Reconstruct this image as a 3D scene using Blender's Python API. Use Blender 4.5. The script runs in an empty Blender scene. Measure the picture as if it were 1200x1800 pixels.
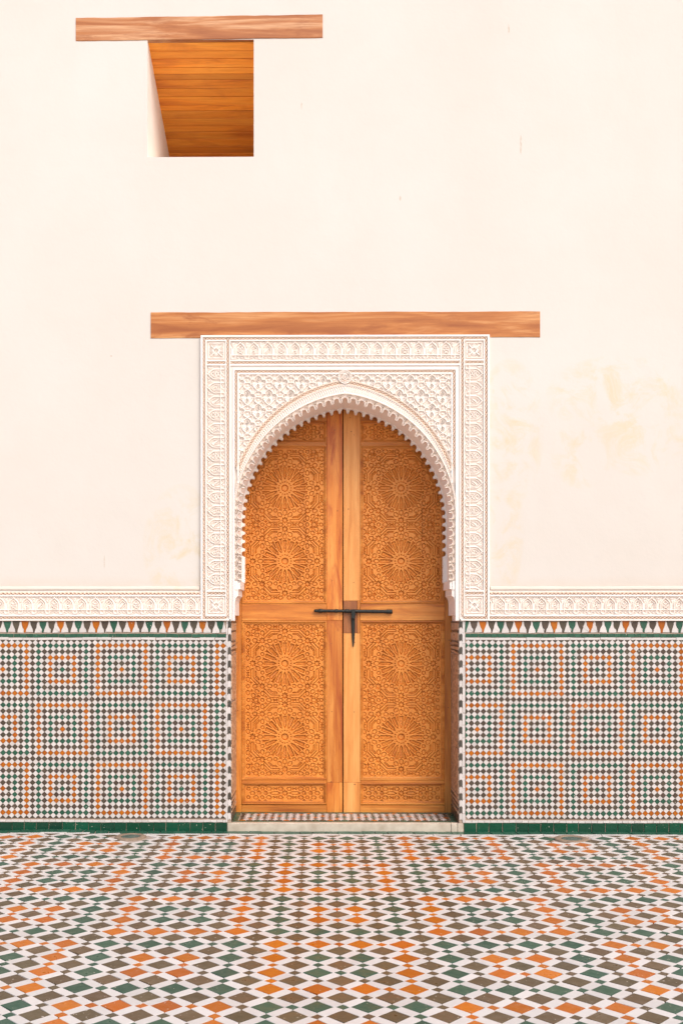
import bpy, math, random
import numpy as np
random.seed(7); rng = np.random.default_rng(7)

# ------------------------------------------------------------------ scale and camera
S = 0.0035                 # metres per photograph pixel on the wall plane (Y = 0)
AX = 606.0                 # axis of the doorway, px
GY = 1465.0                # foot of the wall, px
VX, VY = 562.0, 1087.0     # where lines square to the wall meet
F = 1868.0                 # focal length in px
D = F * S                  # camera to wall
CX, CZ = (VX - AX) * S, (GY - VY) * S
YAW = math.radians(0.55)
DOOR_Y = 0.36

sc = bpy.context.scene
cam_d = bpy.data.cameras.new("camera"); cam = bpy.data.objects.new("camera", cam_d)
sc.collection.objects.link(cam); sc.camera = cam
cam.location = (CX, -D, CZ); cam.rotation_euler = (math.pi / 2, 0, YAW)
cam_d.sensor_fit = 'VERTICAL'; cam_d.sensor_height = 36.0; cam_d.sensor_width = 24.0
cam_d.lens = F / 1800 * 36.0
cam_d.shift_y = (VY - 900) / 1800
cam_d.shift_x = (600 - (VX - F * math.tan(YAW))) / 1800
cam_d.clip_end = 500

SUN_EL, SUN_AZ = math.radians(47), math.radians(30)   # azimuth: to the right of the camera's back
world = bpy.data.worlds.new("World"); sc.world = world; world.use_nodes = True
wn = world.node_tree; wn.nodes.clear()
sky = wn.nodes.new('ShaderNodeTexSky'); sky.sky_type = 'NISHITA'; sky.sun_disc = False
sky.sun_elevation = SUN_EL; sky.sun_rotation = math.pi - SUN_AZ
sky.air_density = 1.0; sky.dust_density = 2.5; sky.ozone_density = 0.6
bg = wn.nodes.new('ShaderNodeBackground'); bg.inputs['Strength'].default_value = 0.15
wo = wn.nodes.new('ShaderNodeOutputWorld')
wn.links.new(sky.outputs[0], bg.inputs[0]); wn.links.new(bg.outputs[0], wo.inputs[0])
sun_d = bpy.data.lights.new("sun", 'SUN'); sun = bpy.data.objects.new("sun", sun_d)
sc.collection.objects.link(sun)
sun_d.energy = 1.5; sun_d.angle = math.radians(40); sun_d.color = (1.0, 0.965, 0.91)
# light travels from the right, above and behind the camera towards the wall
sd = (-math.sin(SUN_AZ) * math.cos(SUN_EL), math.cos(SUN_AZ) * math.cos(SUN_EL), -math.sin(SUN_EL))
from mathutils import Vector, Matrix
sun.rotation_euler = Vector(sd).to_track_quat('-Z', 'Y').to_euler()
sc.view_settings.view_transform = 'Standard'; sc.view_settings.look = 'None'
sc.view_settings.exposure = 0.55; sc.view_settings.gamma = 1.0
sc.cycles.max_bounces = 8; sc.cycles.diffuse_bounces = 5

# ------------------------------------------------------------------ helpers
def wx(px): return (px - AX) * S
def wz(py): return (GY - py) * S
KD = D / (D + DOOR_Y)
def dx(px): return CX + (px - VX) * S / KD      # the same on the plane of the door
def dz(py): return CZ + (VY - py) * S / KD
def lin(r, g, b, k=1.0):
    f = lambda c: (c / 255 / 12.92 if c / 255 < .04045 else ((c / 255 + .055) / 1.055) ** 2.4) * k
    return (f(r), f(g), f(b), 1.0)

C = sc.collection
def link(o, parent=None):
    C.objects.link(o)
    if parent is not None:
        o.parent = parent
        if parent.type == 'EMPTY': o.matrix_parent_inverse = Matrix.Translation(-parent.location)
    return o
def mesh_obj(name, verts, faces, mats, parent=None, mi=None, smooth=False):
    me = bpy.data.meshes.new(name)
    me.from_pydata([tuple(v) for v in verts], [], [tuple(f) for f in faces])
    for m in (mats if isinstance(mats, (list, tuple)) else [mats]): me.materials.append(m)
    if mi is not None: me.polygons.foreach_set('material_index', mi)
    if smooth: me.polygons.foreach_set('use_smooth', [True] * len(me.polygons))
    me.update()
    return link(bpy.data.objects.new(name, me), parent)
def empty(name, loc, label=None, cat=None, group=None):
    o = bpy.data.objects.new(name, None); o.empty_display_size = .1
    link(o); o.location = loc
    if label: tag(o, label, cat, group)
    return o
def tag(o, label, cat, group=None):
    o['label'] = label; o['category'] = cat; o['kind'] = 'thing'
    if group: o['group'] = group
    return o
class MB:
    def __init__(s): s.v = []; s.f = []; s.m = []
    def add(s, vs, fs, m=0):
        b = len(s.v); s.v += [tuple(v) for v in vs]; s.f += [tuple(i + b for i in f) for f in fs]; s.m += [m] * len(fs)
        return s
    def box(s, x0, x1, y0, y1, z0, z1, m=0, bev=0.0):
        if bev <= 0:
            vs = [(x, y, z) for x in (x0, x1) for y in (y0, y1) for z in (z0, z1)]
            return s.add(vs, [(0,1,3,2),(4,6,7,5),(0,4,5,1),(2,3,7,6),(0,2,6,4),(1,5,7,3)], m)
        b = bev   # front (low Y) edges chamfered
        vs = [(x0,y1,z0),(x1,y1,z0),(x1,y1,z1),(x0,y1,z1),
              (x0,y0+b,z0),(x1,y0+b,z0),(x1,y0+b,z1),(x0,y0+b,z1),
              (x0+b,y0,z0+b),(x1-b,y0,z0+b),(x1-b,y0,z1-b),(x0+b,y0,z1-b)]
        fs = [(3,2,1,0)]
        for i in range(4):
            j = (i + 1) % 4
            fs += [(i, j, 4 + j, 4 + i), (4 + i, 4 + j, 8 + j, 8 + i)]
        fs.append((8, 9, 10, 11))
        return s.add(vs, fs, m)
    def build(s, name, mats, parent=None, smooth=False):
        return mesh_obj(name, s.v, s.f, mats, parent, s.m, smooth)

# ------------------------------------------------------------------ materials
def mk(name, rough=.5):
    m = bpy.data.materials.new(name); m.use_nodes = True
    nt = m.node_tree; b = nt.nodes['Principled BSDF']; b.inputs['Roughness'].default_value = rough
    return m, nt, b
def nd(nt, typ, **kw):
    n = nt.nodes.new(typ)
    for k, v in kw.items():
        if hasattr(n, k): setattr(n, k, v)
        else: n.inputs[k.replace('_', ' ')].default_value = v
    return n
def ramp(nt, src, stops):
    r = nt.nodes.new('ShaderNodeValToRGB'); e = r.color_ramp.elements
    while len(e) < len(stops): e.new(.5)
    for el, (p, c) in zip(e, stops):
        el.position = p; el.color = c if len(c) == 4 else (*c, 1)
    nt.links.new(src, r.inputs[0]); return r
def mix(nt, fac, a, b, mode='MIX'):
    n = nt.nodes.new('ShaderNodeMix'); n.data_type = 'RGBA'; n.blend_type = mode
    for sock, val in ((n.inputs[0], fac), (n.inputs[6], a), (n.inputs[7], b)):
        if isinstance(val, bpy.types.NodeSocket): nt.links.new(val, sock)
        else: sock.default_value = val
    return n.outputs[2]
def math_(nt, op, a, b=0.0, clamp=False):
    n = nt.nodes.new('ShaderNodeMath'); n.operation = op; n.use_clamp = clamp
    for sock, val in ((n.inputs[0], a), (n.inputs[1], b)):
        if isinstance(val, bpy.types.NodeSocket): nt.links.new(val, sock)
        else: sock.default_value = val
    return n.outputs[0]
def coords(nt, kind='Object', scale=(1, 1, 1), loc=(0, 0, 0)):
    mp = nt.nodes.new('ShaderNodeMapping')
    mp.inputs['Scale'].default_value = scale; mp.inputs['Location'].default_value = loc
    if kind == 'Position':
        g = nt.nodes.new('ShaderNodeNewGeometry'); nt.links.new(g.outputs['Position'], mp.inputs[0])
    else:
        t = nt.nodes.new('ShaderNodeTexCoord'); nt.links.new(t.outputs[kind], mp.inputs[0])
    return mp.outputs[0]
def noise(nt, vec, scale, detail=3, rough=.55, dist=0.0):
    n = nd(nt, 'ShaderNodeTexNoise'); n.inputs['Scale'].default_value = scale
    n.inputs['Detail'].default_value = detail; n.inputs['Roughness'].default_value = rough
    n.inputs['Distortion'].default_value = dist
    nt.links.new(vec, n.inputs['Vector']); return n.outputs[0]
def bump(nt, b, h, strength, dist=.002):
    n = nd(nt, 'ShaderNodeBump'); n.inputs['Strength'].default_value = strength; n.inputs['Distance'].default_value = dist
    nt.links.new(h, n.inputs['Height']); nt.links.new(n.outputs[0], b.inputs['Normal'])

def tile_mat(name, col, col2, rough=.3, chips=.5, var=.30):
    """glazed tile: every tile its own tone between two colours, mottled, with a few chips in the glaze"""
    m, nt, b = mk(name, rough)
    oi = nd(nt, 'ShaderNodeObjectInfo'); g = nd(nt, 'ShaderNodeNewGeometry')
    r = math_(nt, 'FRACT', math_(nt, 'ADD', oi.outputs['Random'], g.outputs['Random Per Island']))
    pos = coords(nt, 'Position')
    base = mix(nt, r, col, col2)
    n1 = noise(nt, pos, 55, 4, .65)
    base = mix(nt, ramp(nt, n1, [(.35, (0, 0, 0)), (.7, (1, 1, 1))]).outputs[0], base, mix(nt, .55, base, col2))
    r2 = math_(nt, 'FRACT', math_(nt, 'MULTIPLY', r, 17.3))
    hs = nd(nt, 'ShaderNodeHueSaturation')
    nt.links.new(math_(nt, 'ADD', math_(nt, 'MULTIPLY', r2, var), 1 - var / 2), hs.inputs['Value'])
    b.inputs['Specular IOR Level'].default_value = .28
    hs.inputs['Saturation'].default_value = 1.0
    nt.links.new(base, hs.inputs['Color'])
    n2 = noise(nt, pos, 95, 2, .5)
    chip = ramp(nt, n2, [(.735 - .02 * chips, (0, 0, 0)), (.76, (1, 1, 1))]).outputs[0]
    col_ = mix(nt, chip, hs.outputs[0], (.62, .52, .44, 1))
    nt.links.new(col_, b.inputs['Base Color'])
    nr = ramp(nt, noise(nt, pos, 20, 3), [(.3, (rough * .7,) * 3), (.7, (min(1, rough * 1.5),) * 3)])
    nt.links.new(nr.outputs[0], b.inputs['Roughness'])
    bump(nt, b, noise(nt, pos, 60, 3), .25, .0015)
    return m

ORANGE = tile_mat('tile_orange', (.44, .124, .003, 1), (.34, .080, .004, 1))
GREEN = tile_mat('tile_green', (.020, .080, .045, 1), (.032, .098, .060, 1))
BROWN = tile_mat('tile_brown', (.078, .048, .036, 1), (.082, .064, .042, 1))
WHITE = tile_mat('tile_white', (.56, .50, .46, 1), (.62, .56, .52, 1), .36, .0, .12)
FORANGE = tile_mat('floor_orange', (.50, .145, .005, 1), (.40, .095, .007, 1), .38, 1.4)
FGREEN = tile_mat('floor_green', (.050, .094, .054, 1), (.034, .082, .052, 1), .38, 1.6)
FBROWN = tile_mat('floor_brown', (.135, .076, .038, 1), (.105, .078, .040, 1), .38, 1.6)
FWHITE = tile_mat('floor_white', (.55, .497, .458, 1), (.61, .556, .515, 1), .40, .0, .12)
DGREEN = tile_mat('tile_deep_green', (.004, .075, .036, 1), (.008, .045, .024, 1), .16, 1.0)
BLACK = tile_mat('tile_charcoal', (.055, .050, .040, 1), (.075, .062, .048, 1))

def plain_mat(name, col, col2, scale, rough, bstr=.3, bdist=.002, detail=5):
    m, nt, b = mk(name, rough); pos = coords(nt, 'Position')
    n = noise(nt, pos, scale, detail, .6)
    nt.links.new(mix(nt, ramp(nt, n, [(.3, (0, 0, 0)), (.7, (1, 1, 1))]).outputs[0], col, col2), b.inputs['Base Color'])
    bump(nt, b, noise(nt, pos, scale * 6, 4), bstr, bdist); return m
GROUT = plain_mat('grout', (.42, .31, .24, 1), (.36, .26, .19, 1), 30, .9)
FGROUT = plain_mat('floor_grout', (.40, .31, .25, 1), (.34, .26, .21, 1), 30, .9)
STUCCO = plain_mat('carved_stucco', (.84, .735, .655, 1), (.81, .70, .61, 1), 9, .85, .15, .001)
PEACH = plain_mat('peach_stucco', (.84, .67, .54, 1), (.80, .62, .49, 1), 9, .85, .15, .001)
REVEAL = plain_mat('lifted_cream', (.88, .80, .71, 1), (.85, .765, .67, 1), 5, .9, .1, .001)  # recess sides made paler than the plaster to bounce light onto the planks
LIFTWHITE = plain_mat('lifted_white', (.90, .845, .785, 1), (.88, .82, .75, 1), 5, .9, .1, .001)  # white raised so the sill bounces light and the shaded soffit looks lighter
SMOOTHST = plain_mat('smooth_stucco', (.82, .745, .68, 1), (.79, .71, .645, 1), 5, .8, .12, .0015)
MARBLE = plain_mat('marble', (.62, .53, .42, 1), (.44, .35, .26, 1), 14, .45, .2, .001, 7)
IRON = plain_mat('black_iron', (.022, .024, .022, 1), (.035, .036, .032, 1), 60, .5, .5, .001)
IRON.node_tree.nodes['Principled BSDF'].inputs['Metallic'].default_value = .6
CONC = plain_mat('drain_stone', (.30, .21, .14, 1), (.20, .14, .095, 1), 40, .8)
DISC = plain_mat('drain_metal', (.045, .080, .058, 1), (.11, .135, .11, 1), 25, .55)
PALEGROUND = plain_mat('pale_bounce_ground', (.80, .76, .70, 1), (.74, .69, .62, 1), 2, .5)  # out-of-view ground whitened to throw light up at soffit and planks
DARK = plain_mat('gap_shade', (.02, .012, .008, 1), (.03, .018, .01, 1), 20, .9)  # shade between the door leaves, put into the colour

def plaster_mat():
    m, nt, b = mk('plaster', .92); pos = coords(nt, 'Position')
    n = noise(nt, pos, .9, 4, .55)
    col = mix(nt, ramp(nt, n, [(.3, (0, 0, 0)), (.72, (1, 1, 1))]).outputs[0], (.620, .555, .487, 1), (.650, .592, .530, 1))
    # pinkish, less bleached lower left; ochre stains right of the door
    sx = nd(nt, 'ShaderNodeSeparateXYZ'); nt.links.new(pos, sx.inputs[0])
    def blob(cx, cz, rx, rz):
        a = math_(nt, 'POWER', math_(nt, 'DIVIDE', math_(nt, 'SUBTRACT', sx.outputs[0], wx(cx)), rx * S), 2)
        c = math_(nt, 'POWER', math_(nt, 'DIVIDE', math_(nt, 'SUBTRACT', sx.outputs[2], wz(cz)), rz * S), 2)
        return math_(nt, 'SUBTRACT', 1.0, math_(nt, 'ADD', a, c), True)
    area = None
    for q in ((1085, 700, 130, 75), (895, 760, 60, 130), (1020, 800, 55, 60), (1130, 770, 90, 70), (880, 930, 40, 130), (320, 960, 70, 110)):
        bl = blob(*q); area = bl if area is None else math_(nt, 'MAXIMUM', area, bl)
    st = ramp(nt, noise(nt, pos, 5.0, 9, .72, .9), [(.47, (0, 0, 0)), (.62, (1, 1, 1))]).outputs[0]
    k = math_(nt, 'MULTIPLY', math_(nt, 'MULTIPLY', st, math_(nt, 'POWER', area, .5)), .85)
    col = mix(nt, k, col, (.63, .51, .335, 1))
    # faint ochre along the foot of the plaster
    foot = math_(nt, 'MULTIPLY', math_(nt, 'SUBTRACT', 1.0, math_(nt, 'DIVIDE', math_(nt, 'ABSOLUTE', math_(nt, 'SUBTRACT', sx.outputs[2], wz(1033))), 22 * S), True), noise(nt, coords(nt, 'Position', (2, 2, 6)), 4, 5))
    col = mix(nt, math_(nt, 'MULTIPLY', foot, .55), col, (.60, .44, .31, 1))
    pat = ramp(nt, noise(nt, coords(nt, 'Position', (1, 1, .7)), 1.7, 7, .7, .4), [(.42, (0, 0, 0)), (.70, (1, 1, 1))]).outputs[0]
    col = mix(nt, math_(nt, 'MULTIPLY', pat, .22), col, (.60, .51, .43, 1))
    for q in ((914, 256, 2.0, 19), (893, 52, 1.8, 10), (530, 186, 1.6, 7), (183, 988, 1.0, 14), (703, 349, 1.8, 5), (195, 625, 2.4, 1.6), (985, 712, 1.5, 1.5)):
        mk_ = math_(nt, 'MULTIPLY', math_(nt, 'MULTIPLY', blob(*q), 2.0, True), ramp(nt, noise(nt, pos, 70, 3), [(.38, (0, 0, 0)), (.55, (1, 1, 1))]).outputs[0])
        col = mix(nt, math_(nt, 'MULTIPLY', mk_, .5), col, (.46, .31, .19, 1))
    nt.links.new(col, b.inputs['Base Color'])
    h = math_(nt, 'ADD', noise(nt, pos, 5, 5, .6), math_(nt, 'MULTIPLY', noise(nt, pos, 60, 3), .12))
    bump(nt, b, h, .16, .02); return m
PLASTER = plaster_mat()

def wood_mat(name, axis, dark, mid, light, rough=.45, scale=1.0, spots=.5, var=.22):
    """grain runs along the axis; broad streaks, fine fibre, a few stains"""
    m, nt, b = mk(name, rough)
    st = {'x': (1.3, 9, 16), 'z': (16, 9, 1.3)}[axis]; fi = {'x': (5, 60, 160), 'z': (160, 60, 5)}[axis]
    oi = nd(nt, 'ShaderNodeObjectInfo')
    def vec(s):
        v = coords(nt, 'Position', s); a = nd(nt, 'ShaderNodeVectorMath', operation='ADD')
        cmb = nd(nt, 'ShaderNodeCombineXYZ')
        for i, k in enumerate((31.7, 17.1, 53.3)): nt.links.new(math_(nt, 'MULTIPLY', oi.outputs['Random'], k), cmb.inputs[i])
        nt.links.new(v, a.inputs[0]); nt.links.new(cmb.outputs[0], a.inputs[1]); return a.outputs[0]
    n1 = noise(nt, vec(tuple(c * scale for c in st)), 1.0, 5, .6, .8)
    n2 = noise(nt, vec(fi), 1.0, 3, .6)
    n3 = noise(nt, vec({'x': (2.6, 6, 11), 'z': (11, 6, 2.6)}[axis]), 1.0, 5, .65, .6)
    c = ramp(nt, n1, [(.32, dark), (.47, mid), (.63, light)]).outputs[0]
    c = mix(nt, math_(nt, 'MULTIPLY', ramp(nt, n2, [(.35, (1, 1, 1)), (.6, (0, 0, 0))]).outputs[0], .35), c, dark)
    c = mix(nt, math_(nt, 'MULTIPLY', ramp(nt, n3, [(.52, (0, 0, 0)), (.66, (1, 1, 1))]).outputs[0], spots), c, dark)
    hs = nd(nt, 'ShaderNodeHueSaturation')
    nt.links.new(math_(nt, 'ADD', math_(nt, 'MULTIPLY', oi.outputs['Random'], var), 1 - var / 2), hs.inputs['Value'])
    nt.links.new(c, hs.inputs['Color']); nt.links.new(hs.outputs[0], b.inputs['Base Color'])
    bump(nt, b, n2, .35, .0012); return m
WD = ((.36, .095, .010, 1), (.57, .185, .022, 1), (.69, .275, .050, 1))
DOORV = wood_mat('door_wood_upright', 'z', *WD)
STREAK = wood_mat('streaked_wood', 'z', (.37, .066, .004, 1), (.60, .185, .020, 1), (.74, .29, .055, 1), .42, 1.0, .95)
PALE = wood_mat('pale_wood', 'z', (.54, .180, .030, 1), (.72, .29, .066, 1), (.80, .37, .105, 1), .45, 1.0, .3)
DOORH = wood_mat('door_wood_level', 'x', *WD)
CARVED = wood_mat('carved_wood', 'z', (.55, .170, .018, 1), (.68, .225, .028, 1), (.73, .26, .036, 1), .5, .7, .35)
OLDW = wood_mat('old_wood', 'z', (.16, .045, .012, 1), (.27, .080, .020, 1), (.36, .12, .03, 1))
BEAM = wood_mat('beam_wood', 'x', (.28, .078, .018, 1), (.43, .150, .042, 1), (.66, .36, .18, 1), .6, .8, .7)
BEAM2 = wood_mat('brown_beam_wood', 'x', (.29, .076, .012, 1), (.45, .152, .032, 1), (.64, .31, .115, 1), .6, .7, .85)
PLANK = wood_mat('plank_wood', 'x', (.60, .155, .010, 1), (.88, .29, .020, 1), (.92, .35, .034, 1), .5, .8, .45, .40)

# ------------------------------------------------------------------ relief canvas (a height field that becomes real mesh)
class Canvas:
    def __init__(s, w, h, res=.5):
        s.nx = int(round(w / res)) + 1; s.ny = int(round(h / res)) + 1
        s.x = np.linspace(0, w, s.nx); s.y = np.linspace(0, h, s.ny); s.w, s.ht = w, h
        s.X, s.Y = np.meshgrid(s.x, s.y); s.h = np.zeros_like(s.X)
    def win(s, pts, pad):
        p = np.asarray(pts, float)
        i0, i1 = np.searchsorted(s.x, [p[:, 0].min() - pad, p[:, 0].max() + pad])
        j0, j1 = np.searchsorted(s.y, [p[:, 1].min() - pad, p[:, 1].max() + pad])
        return slice(j0, j1), slice(i0, i1)
    @staticmethod
    def dist(X, Y, pts, closed=False):
        p = np.asarray(pts, float); d = np.full(X.shape, 1e9)
        n = len(p)
        for k in range(n if closed else n - 1):
            a, b = p[k], p[(k + 1) % n]; ab = b - a; L = max(1e-9, ab @ ab)
            t = np.clip(((X - a[0]) * ab[0] + (Y - a[1]) * ab[1]) / L, 0, 1)
            d = np.minimum(d, np.hypot(X - a[0] - t * ab[0], Y - a[1] - t * ab[1]))
        return d
    @staticmethod
    def inside(X, Y, pts):
        p = np.asarray(pts, float); r = np.zeros(X.shape, bool); n = len(p)
        for k in range(n):
            (x0, y0), (x1, y1) = p[k], p[(k + 1) % n]
            if y0 == y1: continue
            r ^= ((y0 > Y) != (y1 > Y)) & (X < (x1 - x0) * (Y - y0) / (y1 - y0) + x0)
        return r
    def stroke(s, pts, hw, ht, soft=.5, closed=False):
        w = s.win(pts, hw + soft + .1); X, Y = s.X[w], s.Y[w]
        if X.size == 0: return
        d = s.dist(X, Y, pts, closed)
        s.h[w] = np.maximum(s.h[w], ht * np.clip((hw + soft - d) / soft, 0, 1))
    def cut(s, pts, hw, dp, soft=.5, closed=False):
        w = s.win(pts, hw + soft + .1); X, Y = s.X[w], s.Y[w]
        if X.size == 0: return
        d = s.dist(X, Y, pts, closed); k = np.clip((hw + soft - d) / soft, 0, 1)
        s.h[w] = s.h[w] * (1 - k) + np.minimum(s.h[w], dp) * k
    def fill(s, pts, ht, soft=.6):
        w = s.win(pts, 1); X, Y = s.X[w], s.Y[w]
        if X.size == 0: return
        sd = np.where(s.inside(X, Y, pts), 1, -1) * s.dist(X, Y, pts, True)
        s.h[w] = np.maximum(s.h[w], ht * np.clip(sd / soft + .5, 0, 1))
    def piece(s, pts, depth=1.9, gw=.44, inner=.35):
        depth = depth * 2.1 * random.uniform(.85, 1.12); inner = inner * random.uniform(.45, .75)
        pts = [(x + random.gauss(0, .13), y + random.gauss(0, .13)) for x, y in pts]
        """a carved piece: a groove all round it, its face a little sunk"""
        w = s.win(pts, 1.5); X, Y = s.X[w], s.Y[w]
        if X.size == 0: return
        sd = np.where(s.inside(X, Y, pts), 1, -1) * s.dist(X, Y, pts, True)
        g = np.clip(1.35 - np.abs(sd - gw * .6) / gw, 0, 1) * depth
        g = np.maximum(g, np.where(sd > gw, inner * depth, 0))
        s.h[w] = np.minimum(s.h[w], -g)
    def build(s, name, mat, fn, parent=None, keep=None, ncell=None):
        """fn(X, Y, H) -> world x, y, z arrays"""
        P = np.stack([a.ravel() for a in fn(s.X, s.Y, s.h)], 1)
        idx = np.arange(s.nx * s.ny).reshape(s.ny, s.nx)
        q = np.stack([idx[1:, :-1], idx[1:, 1:], idx[:-1, 1:], idx[:-1, :-1]], -1).reshape(-1, 4)
        if keep is not None:
            xc = (s.X[1:, :-1] + s.X[:-1, 1:]) / 2; yc = (s.Y[1:, :-1] + s.Y[:-1, 1:]) / 2
            q = q[keep(xc, yc).ravel()]
            u, inv = np.unique(q, return_inverse=True); P = P[u]; q = inv.reshape(q.shape)
        me = bpy.data.meshes.new(name)
        me.vertices.add(len(P)); me.vertices.foreach_set('co', P.astype(np.float32).ravel())
        me.loops.add(q.size); me.loops.foreach_set('vertex_index', q.astype(np.int32).ravel())
        me.polygons.add(len(q)); me.polygons.foreach_set('loop_start', np.arange(0, q.size, 4, dtype=np.int32))
        me.polygons.foreach_set('loop_total', np.full(len(q), 4, np.int32))
        me.materials.append(mat); me.update(calc_edges=True); me.validate()
        return link(bpy.data.objects.new(name, me), parent)
def circ(cx, cy, rx, ry=None, n=16, a0=0, a1=2 * math.pi, closed=True):
    ry = rx if ry is None else ry
    t = np.linspace(a0, a1, n, endpoint=not closed)
    return [(cx + rx * math.cos(a), cy + ry * math.sin(a)) for a in t]

# ------------------------------------------------------------------ tiles: shared prisms, the biggest singly, the rest as one part
def prism(poly, t, bev):
    p = np.asarray(poly, float); c = p.mean(0); n = len(p)
    r = np.hypot(*(p - c).T).mean(); top = c + (p - c) * (1 - bev / r)
    v = [(*q, 0) for q in p] + [(*q, t * .75) for q in p] + [(*q, t) for q in top]
    f = []
    for i in range(n):
        j = (i + 1) % n
        f += [(i, j, n + j, n + i), (n + i, n + j, 2 * n + j, 2 * n + i)]
    f.append(tuple(range(2 * n, 3 * n)))
    return np.array(v), f
AXES = {'wall': np.array([[1, 0, 0], [0, 0, -1], [0, 1, 0]], float),      # (u, v, h) -> (u, -h, v)
        'floor': np.eye(3),
        'jamb_r': np.array([[0, 0, -1], [1, 0, 0], [0, 1, 0]], float),     # u along Y, h towards -X
        'jamb_l': np.array([[0, 0, 1], [1, 0, 0], [0, 1, 0]], float)}
_cache = {}
def shaped_mesh(name, poly, t, bev, axis, mat, var):
    key = (name, tuple(map(tuple, np.round(poly, 6))), axis, mat.name, var)
    if key not in _cache:
        p = np.asarray(poly, float); r = np.hypot(*p.T).max()
        g = np.random.default_rng(var * 977 + 5)
        p = p + g.normal(0, r * (.034 if axis == 'floor' else .022), p.shape)
        v, f = prism(p, t, bev)
        me = bpy.data.meshes.new(name); me.from_pydata((v @ AXES[axis].T).tolist(), [], f); me.materials.append(mat); me.update()
        _cache[key] = (me, v, f)
    return _cache[key]
def lay(parent, name, axis, items, origin, t=.006, bev=.0012, limit=300, tilt=.012, jit=.0004, zf=None, nvar=7, restname=None):
    """items: (u, v, poly, material, rot, priority); the first `limit` by priority are objects, the rest one part"""
    items = sorted(items, key=lambda i: i[5]); A = AXES[axis]; rest = []
    mats = []; RV = []; RF = []; RM = []; nb = 0
    org = np.asarray(origin, float)
    for k, (u, v, poly, mat, rot, pr) in enumerate(items):
        me, lv, f = shaped_mesh(name, poly, t, bev, axis, mat, random.randrange(nvar))
        ju = random.gauss(0, jit) + .0009 * math.sin(v * 7.1 + u * 1.3); jv = random.gauss(0, jit) + .0009 * math.sin(u * 6.3 + v * 2.1 + 1); r = rot + random.gauss(0, .012)
        ta, tb = random.gauss(0, tilt), random.gauss(0, tilt); hh = random.gauss(0, t * .04) + (zf(u, v) if zf else 0)
        cr, sr = math.cos(r), math.sin(r)
        R = np.array([[cr, -sr, 0], [sr, cr, 0], [0, 0, 1]]) 
        T = np.array([[1, 0, ta], [0, 1, 0], [-ta, 0, 1]]) @ np.array([[1, 0, 0], [0, 1, -tb], [0, tb, 1]])   # a slight lean
        M = T @ R; off = np.array([u + ju, v + jv, hh])
        if k < limit:
            o = bpy.data.objects.new(name, me); link(o, parent)
            W = A @ M @ A.T; loc = A @ off + org
            mm = Matrix([[*W[0], loc[0]], [*W[1], loc[1]], [*W[2], loc[2]], [0, 0, 0, 1]])
            o.matrix_basis = mm
        else:
            if mat not in mats: mats.append(mat)
            P = (lv @ M.T + off) @ A.T + org; RV.append(P)
            RF += [tuple(i + nb for i in q) for q in f]; RM += [mats.index(mat)] * len(f); nb += len(P)
    if nb:
        o = mesh_obj(restname or (name + '_field'), np.concatenate(RV).tolist(), RF, mats, parent, RM); o['kind'] = 'stuff'
def diamond(r): return [(r, 0), (0, r), (-r, 0), (0, -r)]
def rect(w, h): return [(-w / 2, -h / 2), (w / 2, -h / 2), (w / 2, h / 2), (-w / 2, h / 2)]

# ================================================================== FLOOR
Q = 0.1695                                    # spacing of the big tiles along a row
P_ = Q / math.sqrt(2); TA = .0785; TW = .0335
QY = .1718; FLX, FL0 = wx(584), -.206                    # centre line of the pattern, first row in front of the wall
EDGE = .118                                  # green edging and white strip along the wall
def floor_z(x, y):
    px = x / S + AX
    hump = .014 * math.exp(-((px - 105) / 75) ** 2) * math.exp(-abs(y) / .25) if y > -1.2 else 0
    return .0135 + hump + .0012 * math.sin(x * 2.1 + 1) * math.sin(y * 2.7) + .0008 * math.sin(x * 5.3 + y * 4.1)
FX0, FX1, FY0 = -4.3, 4.3, -4.6
bm = MB(); gx = np.linspace(FX0 - .1, FX1 + .1, 110); gy = np.linspace(FY0 - .1, .0, 60)
for y in gy:
    for x in gx: bm.v.append((x, y, floor_z(x, y) - .0062))
for j in range(len(gy) - 1):
    for i in range(len(gx) - 1):
        a = j * len(gx) + i; bm.f.append((a, a + 1, a + len(gx) + 1, a + len(gx))); bm.m.append(0)
B = 60.0
floor = bm.build('floor', FGROUT); floor['kind'] = 'structure'
m = MB()
for x0, x1, y0, y1 in ((-B, FX0 - .1, -B, .0), (FX1 + .1, B, -B, .0), (FX0 - .1, FX1 + .1, -B, FY0 - .1), (-B, B, 0, B)):
    m.add([(x0, y0, .0073), (x1, y0, .0073), (x1, y1, .0073), (x0, y1, .0073)], [(0, 1, 2, 3)])
court = m.build('courtyard_ground', PALEGROUND); court['kind'] = 'structure'
DRAINS = ((238, -.175, .094), (988, -.215, .100))
def colour_at(i, j):
    bi, bj = i // 4, j // 4; ri, rj = i % 4, j % 4
    inner = ri in (1, 2) and rj in (1, 2)
    return FGREEN if ((bi + bj) % 2 == 0) != inner else FORANGE
def on_floor(x, y, m=0):
    if not (FX0 < x < FX1 and FY0 < y < -EDGE - .006 - m): return False
    return all((x - wx(d[0])) ** 2 + (y - d[1]) ** 2 > (d[2] + m * .55) ** 2 for d in DRAINS)
def pri(x, y):
    """how large it shows: near things first, those outside the photograph last"""
    dep = y + D; px = VX + (x - CX) * F / dep
    return (0 if -30 < px < 1230 and y > -3.12 else 1e6) + dep
big, small, white = [], [], []
g_ = .0011
bigp = [tuple(np.array(q)) for q in rect(TA - g_, TA - g_)]
smallp = rect(TW - g_, TW - g_)
hw, hl, ew, el = (P_ - TA) / 2 - g_ / 2, TA / 2 - .0002, TW / 2 - .001, P_ / 2 - TW / 2 - g_ / 2
whitep = [(-hl, -hw), (hl, -hw), (el, -ew), (el, ew), (hl, hw), (-hl, hw), (-el, ew), (-el, -ew)]
r45 = math.pi / 4
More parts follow.
